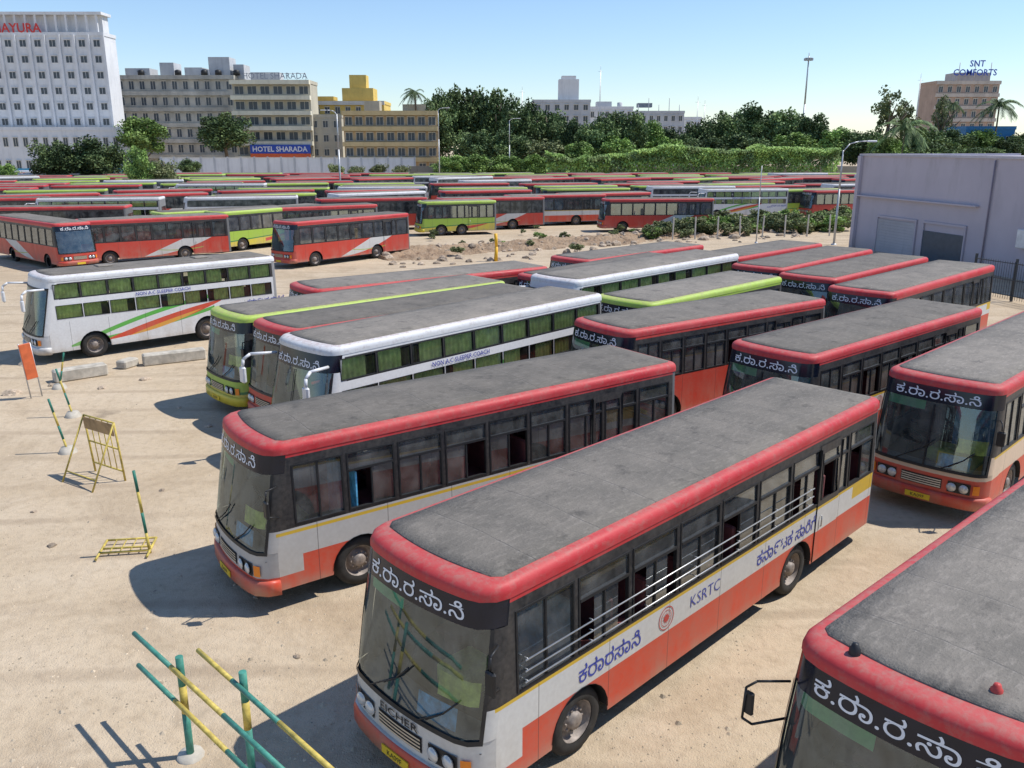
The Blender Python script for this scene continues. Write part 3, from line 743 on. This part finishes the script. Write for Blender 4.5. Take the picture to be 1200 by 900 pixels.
tree(160,172,128,17,'light','small bright feathery tree right of the paired dark trees',low=.08,group=None)
tree(190,180,130,19,'olive','small feathery olive tree near the white coach in the back',low=.08,group=None)
tree(8,192,150,14,'light','small green tree at the left edge of the yard',low=.05,group=None)
tree(222,186,190,14,'dark','small dark tree before the white compound wall',low=.2,group=None)
for i,(u,vt,hw) in enumerate([(530,182,24),(560,180,26),(595,182,26),(625,180,22),(392,190,12),(418,191,12),(445,190,12),(470,190,12)]):
    tree(u,vt,196,hw,'light' if i<4 else 'olive','low rounded bush along the back boundary of the yard',low=0,group='bushes at the back boundary',name='bush')
r=random.Random(9); g=MB(); a=atY(640,190,188); b=atY(985,190,188); xL,xR=a.x,b.x
for i in range(26000):
    x=r.uniform(xL,xR); top=5.8+1.4*noise.noise(Vector((x*.10,0,0)))+1.0*noise.noise(Vector((x*.35,4,0))) + (1.2 if x>xL+(xR-xL)*.3 else -.2)
    z=top*(r.random()**.55); y=188+r.uniform(0,3.5)*(1-(z/top)**2*.5)+1.2*noise.noise(Vector((x*.4,z*.5,9)))
    if r.random()<.35: y=188+r.uniform(0,5); z=top+r.uniform(-.5,.25)
    p=Vector((x,y,max(.2,z))); a_=Vector((r.uniform(-1,1),r.uniform(-1,1),r.uniform(-1,1))).normalized(); b_=a_.orthogonal(); s_=r.uniform(.16,.34)
    n=noise.noise(Vector((x*.25,z*.5,1)))+r.uniform(-.12,.12); m=3 if n<-.30 else (2 if n<-.10 else (0 if n<.12 else 1))
    g.poly([p-a_*s_,p-b_*s_*.7,p+a_*s_,p+b_*s_*.7],m)
g.build('creeper_hedge',LF['light']+[LF['dark'][1]],label='long bright green creeper covered hedge behind the packed buses',cat='hedge')
SH=[crown(50+i,'olive',20,80,.08) for i in range(3)]+[crown(60,'light',20,80,.08)]
for i in range(64):
    t=(i+.5)/64; u=755+240*t+R.uniform(-5,5); v=277-8*t+R.uniform(-11,4); p=at(u,v); s_=R.uniform(.75,1.4)
    root=link('shrub',None,loc=(p.x,p.y,.1),label='low dusty shrub growing on the soil bank by the fence posts',cat='shrub',group='shrubs on the soil bank')
    link('foliage',SH[i%4],root,loc=(0,0,s_*.5),scale=(s_*1.3,s_,s_*.8),rz=R.uniform(0,6))
for i in range(22):
    p=at(R.uniform(470,770),R.uniform(264,300)); s_=R.uniform(.25,.6)
    root=link('weed',None,loc=(p.x,p.y,.15),label='tuft of green weed on the turned brown soil',cat='weed',group='weeds on the turned soil')
    link('foliage',SH[i%4],root,loc=(0,0,s_*.6),scale=(s_*1.2,s_,s_*.8),rz=R.uniform(0,6))
def palm_meshes(seed,droop=.9):
    r=random.Random(seed); g=MB()
    for k in range(26):
        a=r.uniform(0,6.28); up=r.uniform(-.2,1.1); pts=[]
        L=r.uniform(.8,1.1)
        for j in range(7):
            t=j/6; pts.append(Vector((cos(a)*L*t*cos(up*.7),sin(a)*L*t*cos(up*.7),L*(t*sin(up)-droop*t*t*.75))))
        for j in range(6):
            p,q=pts[j],pts[j+1]; sd=Vector((-sin(a),cos(a),0))
            for sg in (-1,1):
                for h in range(3):
                    pp=p.lerp(q,h/3); w=.24*(1-.5*(j+h/3)/6); tip=pp+sd*sg*w+(q-p)*.9+Vector((0,0,-.10)); g.poly([pp,pp+(q-p)*.3,tip],r.randrange(3))
    return g.mesh('fronds',LF['dark'])
PF=[palm_meshes(1),palm_meshes(2)]
g=MB(); g.path([Vector((0,0,0)),Vector((.01,0,.3)),Vector((.03,.01,.7)),Vector((.02,0,1))],[.022,.016,.013,.012],8); PT=g.mesh('trunk',[bark])
for i,(u,vt,Y,s_,lb) in enumerate([(484,98,232,3.8,'palm tree beside the yellow building'),(1062,128,205,7.0,'large palm tree with drooping fronds left of the brick building'),(1118,112,262,4.6,'palm tree in front of the brick building'),(1172,108,232,5.6,'palm tree right of the brick building'),(505,112,236,3.2,'smaller palm tree at the left end of the tree belt')]):
    p=atY(u,vt,Y); hz=p.z-s_*.55; root=link('palm_tree',None,loc=(p.x,Y,0),label=lb,cat='palm tree')
    link('fronds',PF[i%2],root,loc=(.02*hz,0,hz),scale=(s_,s_,s_)); link('trunk',PT,root,scale=(hz*.9,hz*.9,hz))
# ---------------------------------------------------------------- buildings
def wallm(n,c,var=.12):
    if n in MATS: return MATS[n]
    s=NT(n); o=s.obj(); a=s.noise(o,.25,3); b=s.noise(s.scalev(o,1,1,.15),.9,5,.7)
    col=s.mix(s.mr(a,.3,.7,0,1),tuple(k*(1-var) for k in c),tuple(min(.8,k*(1+var)) for k in c))
    col=s.mix(s.mr(b,.5,.72,0,.4),col,tuple(k*.55 for k in c)); s.princ(col,.88,spec=.2); MATS[n]=s.m; return s.m
wWhite=wallm('white_wall',(.70,.70,.70),.06); wBeige=wallm('beige_wall',(.47,.45,.39),.25); wCream=wallm('cream_wall',(.50,.46,.36)); wYel=wallm('yellow_wall',(.68,.50,.15)); wBrown=wallm('brown_wall',(.44,.33,.20),.2); wGrey=wallm('grey_wall',(.50,.51,.52)); wPink=wallm('brick_wall',(.44,.32,.25)); dkw=pm('window_dark',(.06,.075,.09),.25); slabm=wallm('pale_slab',(.62,.60,.54)); bandm=wallm('cream_band',(.72,.67,.52))
blueS=pm('blue_sign',(.03,.08,.42),.5); redS=pm('red_sign',(.62,.04,.03),.5); tank=pm('tank_black',(.02,.02,.02),.5)
def building(label,u0,u1,vt,Y,dep,nf,nc,wall,wf=.5,hf=.5,bands=None,proud=.5,frame=None,cat='building',skip=0):
    a=atY(u0,vt,Y); b=atY(u1,vt,Y); Wd=b.x-a.x; Ht=a.z
    root=link('building',None,loc=(a.x,Y,0),label=label,cat=cat)
    g=MB(); g.box(0,Wd,0,dep,0,Ht); g.build('wall',[wall],root)
    g=MB()
    for (x0,x1,y0,y1) in ((-.15,Wd+.15,-.15,.25),(-.15,Wd+.15,dep-.25,dep+.15),(-.15,.25,.25,dep-.25),(Wd-.25,Wd+.15,.25,dep-.25)): g.box(x0,x1,y0,y1,Ht+.01,Ht+.9)
    g.build('parapet',[frame or wall],root)
    fh=Ht/nf; cw=Wd/nc; ww=cw*wf; wh=fh*hf
    fm=MB(); fw=.09
    for (x0,x1,z0,z1) in ((0,ww,0,fw),(0,ww,wh-fw,wh),(0,fw,fw,wh-fw),(ww-fw,ww,fw,wh-fw),(ww/2-.04,ww/2+.04,fw,wh-fw)): fm.box(x0,x1,-.10,-.002,z0,z1)
    fm.box(-.1,ww+.1,-.35,-.11,wh+.02,wh+.12)
    me=fm.mesh('window',[frame or slabm]); pmx=MB(); pmx.box(fw,ww-fw,-.04,-.003,fw,wh-fw); pme=pmx.mesh('pane',[dkw])
    for f in range(skip,nf):
        for c in range(nc):
            w=link('window',me,root,loc=(c*cw+(cw-ww)/2,0,f*fh+fh*.3)); link('pane',pme,w)
    if bands:
        for f in range(max(1,skip),nf+1):
            g=MB(); g.box(-.2,Wd+.2,-proud,-.36 if proud>.36 else -.001,f*fh-.25,f*fh+.85); g.box(-.2,Wd+.2,-.36,-.001,f*fh-.25,f*fh); g.build('balcony_band',[bands],root)
    return root,Wd,Ht,fh
def sign(root,txt,h,x,y,z,mt,bold=.02,name='sign_lettering'):
    g=MB(); gg=glyph(txt,h,bold); g.text(gg,lambda a,b:(x+a,y,z+b)); g.build(name,[mt],root); return gg[2]
rt,W_,Ht,fh=building('tall white hotel with a grid of small windows at the far left',-70,121,42,236,7,9,11,wWhite,.46,.46,frame=wWhite,skip=1)
g=MB()
for i in range(16): g.box(W_*(i+.2)/16,W_*(i+.2)/16+.5,1.0,1.5,Ht+.91,Ht+5.2)
g.box(0,W_-.3,.8,6.5,Ht+5.21,Ht+5.9); g.box(.5,W_-1,2.6,6,Ht+.02,Ht+5.2)
g.build('roof_terrace',[wWhite],rt)
for i in range(12):
    g=MB(); x=W_*i/11; g.box(x-.28,x+.28,-.55,-.155,.4,Ht+.3); g.build('pilaster',[wWhite],rt)
sign(rt,'MAYURA',2.3,atY(20,33,236).x-rt.location.x,-.2,Ht+1.9,redS)
building('low white annex block in front of the tall white hotel',-60,152,153,226,8,2,18,wWhite,.5,.4)
rt,W_,Ht,fh=building('grey beige apartment building with many windows, left of the banded hotel',134,274,92,256,14,6,11,wBeige,.5,.55,bands=wBeige,proud=.7)
g=MB()
for (x0,x1,h) in ((2,9,3),(12,16,4.5),(19,24,3.2),(26,32,6),(33,36,4)): g.box(x0,x1,3,9,Ht+.01,Ht+h)
g.build('roof_rooms',[wGrey],rt)
for x in (7,17.5,25,29,34.2):
    g=MB(); g.lathe([(0,1.6),(.5,1.5),(.9,1.25),(.9,0),(0,0)],(x,1.8,Ht+.95),'z',1,14); g.build('water_tank',[tank],rt)
rt,W_,Ht,fh=building('cream banded hotel building with lettered rooftop frame',272,363,98,244,9,6,6,wCream,.72,.55,bands=bandm,proud=2.0)
g=MB()
for i in range(8): g.tube((3+i*(W_-4)/7,.1,Ht+.9),(3+i*(W_-4)/7,.1,Ht+2.6),.07,n=5)
g.tube((3,.1,Ht+2.6),(W_-1,.1,Ht+2.6),.07,n=5); g.box(4,12,4,8,Ht+.02,Ht+3.2); g.build('rooftop_frame',[wGrey],rt)
sign(rt,'HOTEL SHARADA',1.55,W_*.56,-.1,Ht+2.0,pm('grey_sign',(.20,.22,.27),.5),bold=.0)
g=MB(); g.box(W_*.2,W_*.98,-2.5,-2.2,5.6,7.9); g.build('sign_board',[blueS],rt)
g=MB(); g.box(W_*.2,W_*.98,-2.45,-2.2,4.5,5.55); g.build('sign_strip',[pm('orange_strip',(.62,.12,.04),.6)],rt)
sign(rt,'HOTEL SHARADA',1.4,W_*.59,-2.53,6.75,wtxt)
rt,W_,Ht,fh=building('yellow building with stepped roof tower',365,450,122,262,14,5,7,wYel,.5,.5,bands=slabm,proud=.6)
g=MB(); g.box(W_*.42,W_*.85,1,9,Ht+.01,Ht+4.5); g.box(W_*.52,W_*.75,2,7,Ht+4.51,Ht+8.2); g.box(W_*.05,W_*.3,1,7,Ht+.01,Ht+2.2); g.build('roof_tower',[wYel],rt)
building('narrow cream block in front of the yellow building',362,400,138,246,10,4,3,wCream,.5,.5)
rt,W_,Ht,fh=building('brown balconied building at the left end of the tree belt',402,512,134,230,12,4,9,wBrown,.7,.55,bands=wallm('tan_band',(.58,.45,.24)),proud=1.4)
g=MB(); g.box(5,9,3,7,Ht+.02,Ht+3.4); g.box(15,21,3,7,Ht+.02,Ht+2.6); g.build('roof_rooms',[wCream],rt)
rt,W_,Ht,fh=building('pale grey building with a square tower above the trees',625,692,120,300,12,6,6,wGrey,.5,.5,skip=3)
g=MB(); g.box(W_*.45,W_*.8,2,8,Ht+.01,Ht+7.5); g.box(W_*.5,W_*.75,2.5,7,Ht+7.51,Ht+8.6); g.build('roof_tower',[wWhite],rt)
rt,W_,Ht,fh=building('white low building behind the middle of the tree belt',690,742,128,306,12,5,6,wWhite,.5,.5,skip=3)
g=MB(); g.box(3,8,2,8,Ht+.01,Ht+2.6); g.lathe([(0,1.6),(.9,1.4),(.9,0)],(11,4,Ht+.9),'z',1,12); g.build('roof_rooms',[wGrey],rt)
rt,W_,Ht,fh=building('long pale building with rooftop poles right of the white low building',742,802,133,312,12,5,7,wGrey,.5,.5,skip=3)
for i in range(5):
    g=MB(); x=2+i*3.6; g.tube((x,2,Ht),(x,2,Ht+3+(i%2)*2.2),.12,n=5); g.build('roof_pole',[wGrey],rt)
g=MB(); g.box(2,7,3,7,Ht+2.2,Ht+3.6); g.build('roof_board',[pm('board_grey',(.2,.22,.25),.6)],rt)
building('tiny white house among trees right of the long pale building',802,822,140,316,8,4,2,wWhite,.5,.5,skip=2)
rt,W_,Ht,fh=building('brick building with pale bands standing above the trees at right',1098,1172,98,292,12,7,7,wPink,.5,.5,bands=wallm('pale_band',(.54,.47,.40)),proud=.45,skip=3)
g=MB(); g.box(W_*.35,W_*.9,3,10,Ht+.01,Ht+3.6)
for x in (W_*.35,W_*.6,W_*.85): g.tube((x,1,Ht+.9),(x,1,Ht+6.5),.12,n=5)
g.build('roof_frame',[wallm('pale_frame',(.5,.48,.45))],rt)
sign(rt,'SNT',2.0,W_*.62,.7,Ht+6.2,blueS); sign(rt,'COMFORTS',2.0,W_*.6,.7,Ht+3.5,blueS)
building('blue roofed shed among the trees at the right edge',1132,1190,152,236,10,2,4,pm('blue_wall',(.05,.22,.45),.6),.4,.4)
building('teal and white shed at the left edge behind the trees',-40,44,206,182,8,1,5,wWhite,.5,.4)
a=atY(188,183,206); b=atY(486,186,206)
root=link('compound_wall',None,loc=(a.x,206,0),label='long white compound wall at the back left of the yard',cat='wall')
g=MB(); g.box(0,b.x-a.x,0,.3,0,4.9); g.build('wall_panel',[wWhite],root)
for i in range(20):
    g=MB(); x=i*(b.x-a.x)/19; g.box(x-.2,x+.2,-.12,-.003,0,5.2,0); g.build('pier',[wGrey],root)
g=MB(); g.box(0,b.x-a.x,-.1,.4,4.91,5.05); g.build('coping',[slabm],root)
a=atY(-120,200,200); b=atY(188,200,200)
root=link('compound_wall',None,loc=(a.x,200,0),label='low blue and white compound wall at the far left',cat='wall'); g=MB(); g.box(0,b.x-a.x,0,.3,0,1.4,0); g.build('wall_base',[wWhite],root); g=MB(); g.box(0,b.x-a.x,.02,.28,1.41,2.7,0); g.build('wall_panel',[pm('wall_blue',(.05,.30,.48),.7)],root)
a=atY(486,186,212); b=atY(1300,186,212)
g=MB(); g.box(0,b.x-a.x,0,.3,0,3.2); o=g.build('boundary_wall',[wallm('dusty_wall',(.30,.27,.22))],loc=(a.x,200,0),label='dusty boundary wall hidden behind bushes at the back of the yard',cat='wall')
def plaster():
    s=NT('mauve_plaster'); o=s.obj(); x,y,z=s.xyz(o); n=s.noise(s.scalev(o,1,1,.25),.8,6,.7); n2=s.noise(o,.25,3)
    col=s.mix(s.mr(n2,.35,.65,0,1),(.50,.455,.50),(.45,.41,.455)); col=s.mix(s.ma('MULTIPLY',s.mr(n,.5,.7,0,.5),s.mr(z,3,7,.25,1)),col,(.30,.27,.28))
    col=s.mix(s.mr(z,0,1.2,.45,0),col,(.40,.33,.27)); s.princ(col,.9,bump=n,bs=.2,bd=.03,spec=.2); MATS['mauve_plaster']=s.m; return s.m
mauve=plaster(); mauveD=wallm('mauve_dark',(.24,.21,.25))
P0=Vector((26.9,68,0)); P1=Vector((33.2,38,0)); dd_=P1-P0; LL=dd_.length
root=link('building',None,loc=P0,rz=math.atan2(dd_.y,dd_.x),label='plain mauve single storey building with a thin ledge at the right',cat='building')
g=MB(); Hm=7.0
g.box(.35,LL,.02,14,0,Hm); g.build('wall',[mauve],root)
g=MB(); g.box(-.1,LL+.1,-.10,.3,Hm+.01,Hm+.16); g.box(-.1,.3,.31,14,Hm+.01,Hm+.16); g.build('roof_coping',[wallm('coping_pale',(.5,.47,.5))],root)
g=MB(); g.box(-.05,.34,-.25,14,0,Hm); g.build('corner_pier',[mauve],root)
g=MB(); g.box(.36,LL*.43,-.3,-.002,4.0,4.1); g.build('ledge',[mauve],root)
for (x0,x1,mt,nm) in ((.10,.24,wallm('shutter_grey',(.40,.39,.41)),'shutter'),(.27,.40,pm('dark_window_blue',(.05,.08,.11),.3),'window')):
    g=MB(); x0*=LL; x1*=LL
    if nm=='shutter':
        for k in range(12): g.box(x0,x1,-.045 if k%2 else -.04,.01,.1+k*.2,.1+(k+1)*.2-.005)
    else: g.box(x0,x1,-.05,.01,.1,2.1)
    sh=g.build(nm,[mt],root)
    g=MB(); g.box(x0-.12,x0-.01,-.10,-.002,.1,2.6); g.box(x1+.01,x1+.12,-.10,-.002,.1,2.6); g.box(x0-.12,x1+.12,-.10,-.002,2.61,2.75); g.build('frame',[mauve],sh)
g=MB(); g.box(LL*.555,LL*.59,-.4,-.002,1.9,3.0,0,ch=.04); g.build('air_conditioner',[mirw],root)
g=MB(); g.tube((LL*.46,-.08,.1),(LL*.46,-.08,Hm-.1),.05,n=7); g.build('drain_pipe',[mauveD],root)
fm=pm('fence_metal',(.06,.065,.07),.5,.4)
a=Vector((24.9,46,0)); b=Vector((28.2,36.5,0)); d=b-a; root=link('metal_fence',None,loc=a,rz=math.atan2(d.y,d.x),label='dark metal bar fence in front of the mauve building',cat='fence')
g=MB()
for z in (.3,1.1,1.95): g.tube((0,0,z),(d.length,0,z),.025,n=6)
for i in range(70): g.tube((i*d.length/69,0,.1),(i*d.length/69,0,2.05),.012,n=5)
g.build('bars',[fm],root)
for i in range(5):
    g=MB(); x=i*d.length/4; g.box(x-.05,x+.05,.04,.14,0,2.2); g.build('post',[fm],root)
pw_=pm('concrete_post',(.50,.47,.42),.9)
g=MB(); g.box(-.05,.05,-.05,.05,0,1.9,0,ch=.012); pmh=g.mesh('fence_post',[pw_])
for i in range(9):
    t=i/8; p=at(788+210*t,281-5*t)
    link('fence_post',pmh,loc=p,rot=(R.uniform(-.04,.04),R.uniform(-.04,.04),.3),label='short pale concrete post standing among the shrubs',cat='post',group='concrete posts among the shrubs')
galv=pm('galvanised_steel',(.48,.49,.50),.45,.4)
def pole(name,label,base,h,r0,arm=None,cat='street lamp'):
    root=link(name,None,loc=base,label=label,cat=cat); g=MB(); g.path([Vector((0,0,0)),Vector((0,0,h*.6)),Vector((0,0,h))],[r0,r0*.8,r0*.55],8); g.build('pole',[galv],root)
    g=MB(); g.lathe([(0,.12),(r0*2,.1),(r0*2.2,0)],(0,0,0),'z',1,12); g.build('base_plate',[galv],root)
    if arm:
        ax,az=arm; g=MB(); g.path([Vector((0,0,h-.1)),Vector((ax*.25,0,h+az*.7)),Vector((ax*.6,0,h+az*.95)),Vector((ax,0,h+az))],r0*.45,7); g.build('arm',[galv],root)
        g=MB(); s_=1 if ax>0 else -1; g.box(ax-.1 if s_>0 else ax-.65,ax+.65 if s_>0 else ax+.1,-.14,.14,h+az-.08,h+az+.06,0,ch=.03); g.build('lamp_head',[mirw],root)
    return root
p=at(977,287); pole('street_lamp','white street lamp with curved arm beside the mauve building',p,7.4,.10,(1.9,.7))
pole('utility_pole','thin grey pole between the back row and the shrubs',at(886,285),6.2,.06,cat='pole')
p=at(400,236); pole('street_lamp','tall grey street lamp with short arm left of centre in the packed rows',p,12,.14,(-1.6,.5))
p=atY(515,200,190); pole('street_lamp','grey street lamp before the brown balconied building',Vector((p.x,190,0)),15,.13,(1.8,.4))
p=atY(597,200,195); pole('street_lamp','grey street lamp before the dark tree belt',Vector((p.x,195,0)),13,.13,(1.8,.4))
p=atY(948,66,250); root=pole('light_mast','tall stadium style light mast above the tree belt',Vector((p.x,250,0)),p.z,.32,cat='light mast')
g=MB()
for k in range(9):
    t=k*2*PI/9; g.box(1.0*cos(t)-.22,1.0*cos(t)+.22,1.0*sin(t)-.22,1.0*sin(t)+.22,p.z-1.1,p.z-.5)
g.tube((0,0,p.z-.5),(0,0,p.z-.4),1.05,n=16); g.tube((0,0,p.z-.4),(0,0,p.z+.9),.1,n=6); g.build('lamp_ring',[wGrey],root)
for (u,vt,Y) in ((704,82,300),(612,106,285),(1079,92,270),(818,118,300),(826,122,300)):
    p=atY(u,vt,Y); root=link('antenna_mast',None,loc=(p.x,Y,0),label='thin antenna mast rising behind the trees, %s'%({704:'beside the square tower',612:'over the left of the tree belt',1079:'left of the brick building',818:'left of two near the tiny house',826:'right of two near the tiny house'}[u]),cat='mast')
    g=MB()
    for q in ((-.3,-.3),(.3,-.3),(0,.3)): g.tube((q[0],q[1],0),(q[0]*.3,q[1]*.3,p.z),.07,n=4)
    g.build('lattice',[galv],root); g=MB(); g.tube((0,0,p.z),(0,0,p.z+1.5),.05,n=4); g.tube((-.8,0,p.z-.5),(.8,0,p.z-.5),.05,n=4); g.build('aerial',[galv],root)
# ---------------------------------------------------------------- near yard furniture
yg=pm('faded_yellow_paint',(.52,.40,.09),.6,var=.35,scale=9); gg_=pm('green_paint_worn',(.03,.17,.12),.55,var=.35,scale=9); conc=pm('concrete',(.46,.42,.35),.95,var=.3,scale=3,bump=.5); gre=pm('teal_paint',(.06,.24,.18),.55,var=.3,scale=8)
def queue_rail(label,pA,pB,hs,posts,mat_rail,endm,z_post):
    root=link('queue_railing',None,loc=(pA.x,pA.y,0),label=label,cat='railing'); d=Vector((pB.x-pA.x,pB.y-pA.y,0)); n=d.normalized()
    for h in hs:
        g=MB(); L=d.length; seg=[0,.28,.62,1.]
        for i in range(3):
            g.tube(n*L*seg[i]+Vector((0,0,h)),n*L*seg[i+1]+Vector((0,0,h)),.032,n=10,m=(i+endm)%2)
        g.build('rail',[mat_rail[0],mat_rail[1]],root)
    for t in posts:
        g=MB(); b=n*d.length*t+Vector((.06,.06,0))
        g.tube(b,b+Vector((0,0,z_post*.45)),.05,n=10,m=0); g.tube(b+Vector((0,0,z_post*.45)),b+Vector((0,0,z_post*.72)),.05,n=10,m=1); g.tube(b+Vector((0,0,z_post*.72)),b+Vector((0,0,z_post)),.05,n=10,m=0)
        g.build('post',[gre,yg],root)
        g=MB(); g.lathe([(0,.06),(.16,.05),(.18,0)],b,'z',1,12); g.build('base_plate',[conc],root)
a=at(157,742,1.35); b=at(345,915,1.35); queue_rail('green and yellow queue railing at the bottom left, left one of two',a,b,(1.35,.85),(.30,),(gre,yg),0,1.5)
a=at(232,762,1.35); b=at(400,912,1.35); queue_rail('yellow and green queue railing at the bottom left, right one of two',a,b,(1.35,),(.32,),(yg,gre),0,1.5)
def barricade(label,p,rz,w,h,lean,lying=False):
    root=link('barricade',None,loc=p,rot=(0,0,rz),label=label,cat='barricade')
    M=Matrix.Rotation(lean,4,'X')
    g=MB(); T=lambda x,z:(M@Vector((x,0,z)))
    for x in (0,w): g.tube(T(x,0),T(x,h),.025,n=7)
    for z in (.25,h*.55,h): g.tube(T(0,z),T(w,z),.022,n=7)
    for k in range(1,5): g.tube(T(w*k/5,.25),T(w*k/5,h),.012,n=6)
    g.build('frame',[yg],root)
    if not lying:
        g=MB(); top=T(0,h)
        for x in (0,w): g.tube(T(x,h),Vector((x,top.y-.75,0)),.022,n=7)
        g.tube(Vector((0,top.y-.62,.25)),Vector((w,top.y-.62,.25)),.018,n=6); g.build('rear_support',[yg],root)
        g=MB(); g.box(.02,w-.02,-.05,-.03,h*.78,h*.98,0,M=M); g.build('sign_panel',[pm('rust_panel',(.36,.24,.12),.7,var=.4)],root)
    return root
barricade('yellow folding barricade frame standing on the dirt at left',at(112,552),rad(-32),1.2,1.5,rad(4))
barricade('yellow barricade frame lying flat on the dirt',at(112,656,.05),rad(8),.95,.75,rad(-86),True)
def stripe_post(label,p,h,lean,az,base=True):
    root=link('marker_post',None,loc=p,rz=az,label=label,cat='post'); M=Matrix.Rotation(lean,4,'Y'); g=MB()
    for i in range(4): g.tube(M@Vector((0,0,h*i/4)),M@Vector((0,0,h*(i+1)/4)),.03,n=8,m=i%2)
    g.build('pole',[yg,gg_],root)
    if base: g=MB(); g.lathe([(0,.16),(.16,.15),(.22,.05),(.24,0)],(0,0,0),'z',1,14); g.build('base_block',[conc],root)
stripe_post('leaning striped marker post behind the barricade frame',at(86,488),1.5,rad(-12),0)
stripe_post('striped marker post left of the barricade frame, foot in a concrete block',at(80,530),1.5,rad(-12),0)
stripe_post('striped marker post by the orange sign',at(70,455),1.25,rad(14),0)
stripe_post('thin bare yellow post next to the fallen barricade frame',at(176,648),1.75,rad(-4),0,False)
p=at(44,466); root=link('sign_board',None,loc=p,rz=rad(50),label='narrow orange red sign panel on a stand near the left coach',cat='sign')
g=MB(); g.box(-.17,.17,-.03,.03,.65,1.8,0,M=Matrix.Rotation(rad(-5),4,'Y'),ch=.01); g.build('panel',[pm('orange_panel',(.62,.14,.05),.5,var=.25)],root)
g=MB(); g.tube((-.17,.06,0),(-.30,.06,1.8),.02,n=7); g.tube((.17,.06,0),(.04,.06,1.8),.02,n=7); g.build('stand',[galv],root)
for i,(u,v,l,rz,lb) in enumerate([(95,443,1.7,40,'rough concrete block nearest the orange sign'),(205,424,2.2,30,'longest concrete block lying in front of the white coach'),(150,430,.7,70,'short concrete block between the two longer ones')]):
    g=MB(); g.box(-l/2,l/2,-.22,.22,-.01,.42 if i<2 else .3,0,ch=.05); g.build('concrete_block',[conc],loc=at(u,v),rz=rad(rz),label=lb,cat='concrete block')
for i,(u,v,s_) in enumerate([(15,462,.3),(245,500,.12),(210,478,.1),(348,560,.09),(60,640,.1),(190,575,.08),(348,770,.07),(40,600,.07),(120,455,.16),(300,700,.06),(170,445,.2),(60,452,.14),(30,428,.25)]):
    link('rock',rocks[i%4],loc=at(u,v),scale=(s_,s_*.8,s_*.8),rz=i,label='small loose stone on the bare dirt at the left',cat='rock',group='loose stones on the bare dirt')
p=at(581,306); root=link('marker_post',None,loc=p,label='bright yellow orange post standing on the rubble strip',cat='post')
g=MB(); g.path([Vector((0,0,0)),Vector((.05,0,1.0)),Vector((0,0,1.9))],[.14,.10,.12],8); g.build('pole',[pm('bright_yellow',(.75,.42,.02),.5)],root)
# ---------------------------------------------------------------- light, sky, camera
sun=bpy.data.lights.new('sun','SUN'); sun.energy=5.0; sun.angle=rad(.55); sun.color=(1,.965,.91)
so=bpy.data.objects.new('sun',sun); C.objects.link(so)
hd=Vector((2.05,.35,3.1)).normalized(); so.rotation_euler=hd.to_track_quat('Z','Y').to_euler()
w=bpy.data.worlds.new('World'); sc.world=w; w.use_nodes=True; nt=w.node_tree
sk=nt.nodes.new('ShaderNodeTexSky'); sk.sky_type='NISHITA'; sk.sun_disc=False; sk.sun_elevation=math.asin(hd.z); sk.sun_rotation=math.atan2(hd.x,hd.y); sk.air_density=1.1; sk.dust_density=.0; sk.ozone_density=2.5
mx=nt.nodes.new('ShaderNodeMix'); mx.data_type='RGBA'; mx.blend_type='MULTIPLY'; mx.inputs[0].default_value=1; mx.inputs[7].default_value=(.87,.945,1.09,1)
nt.links.new(sk.outputs[0],mx.inputs[6])
bg=nt.nodes['Background']; nt.links.new(mx.outputs[2],bg.inputs[0]); bg.inputs[1].default_value=.145
cam=bpy.data.cameras.new('camera'); cam.lens=30; cam.sensor_width=36; cam.clip_end=3000
co=bpy.data.objects.new('camera',cam); C.objects.link(co); co.location=(0,0,H); co.rotation_euler=(PI/2-TH,0,0); sc.camera=co
sc.view_settings.view_transform='Standard'; sc.view_settings.look='None'; sc.view_settings.exposure=0
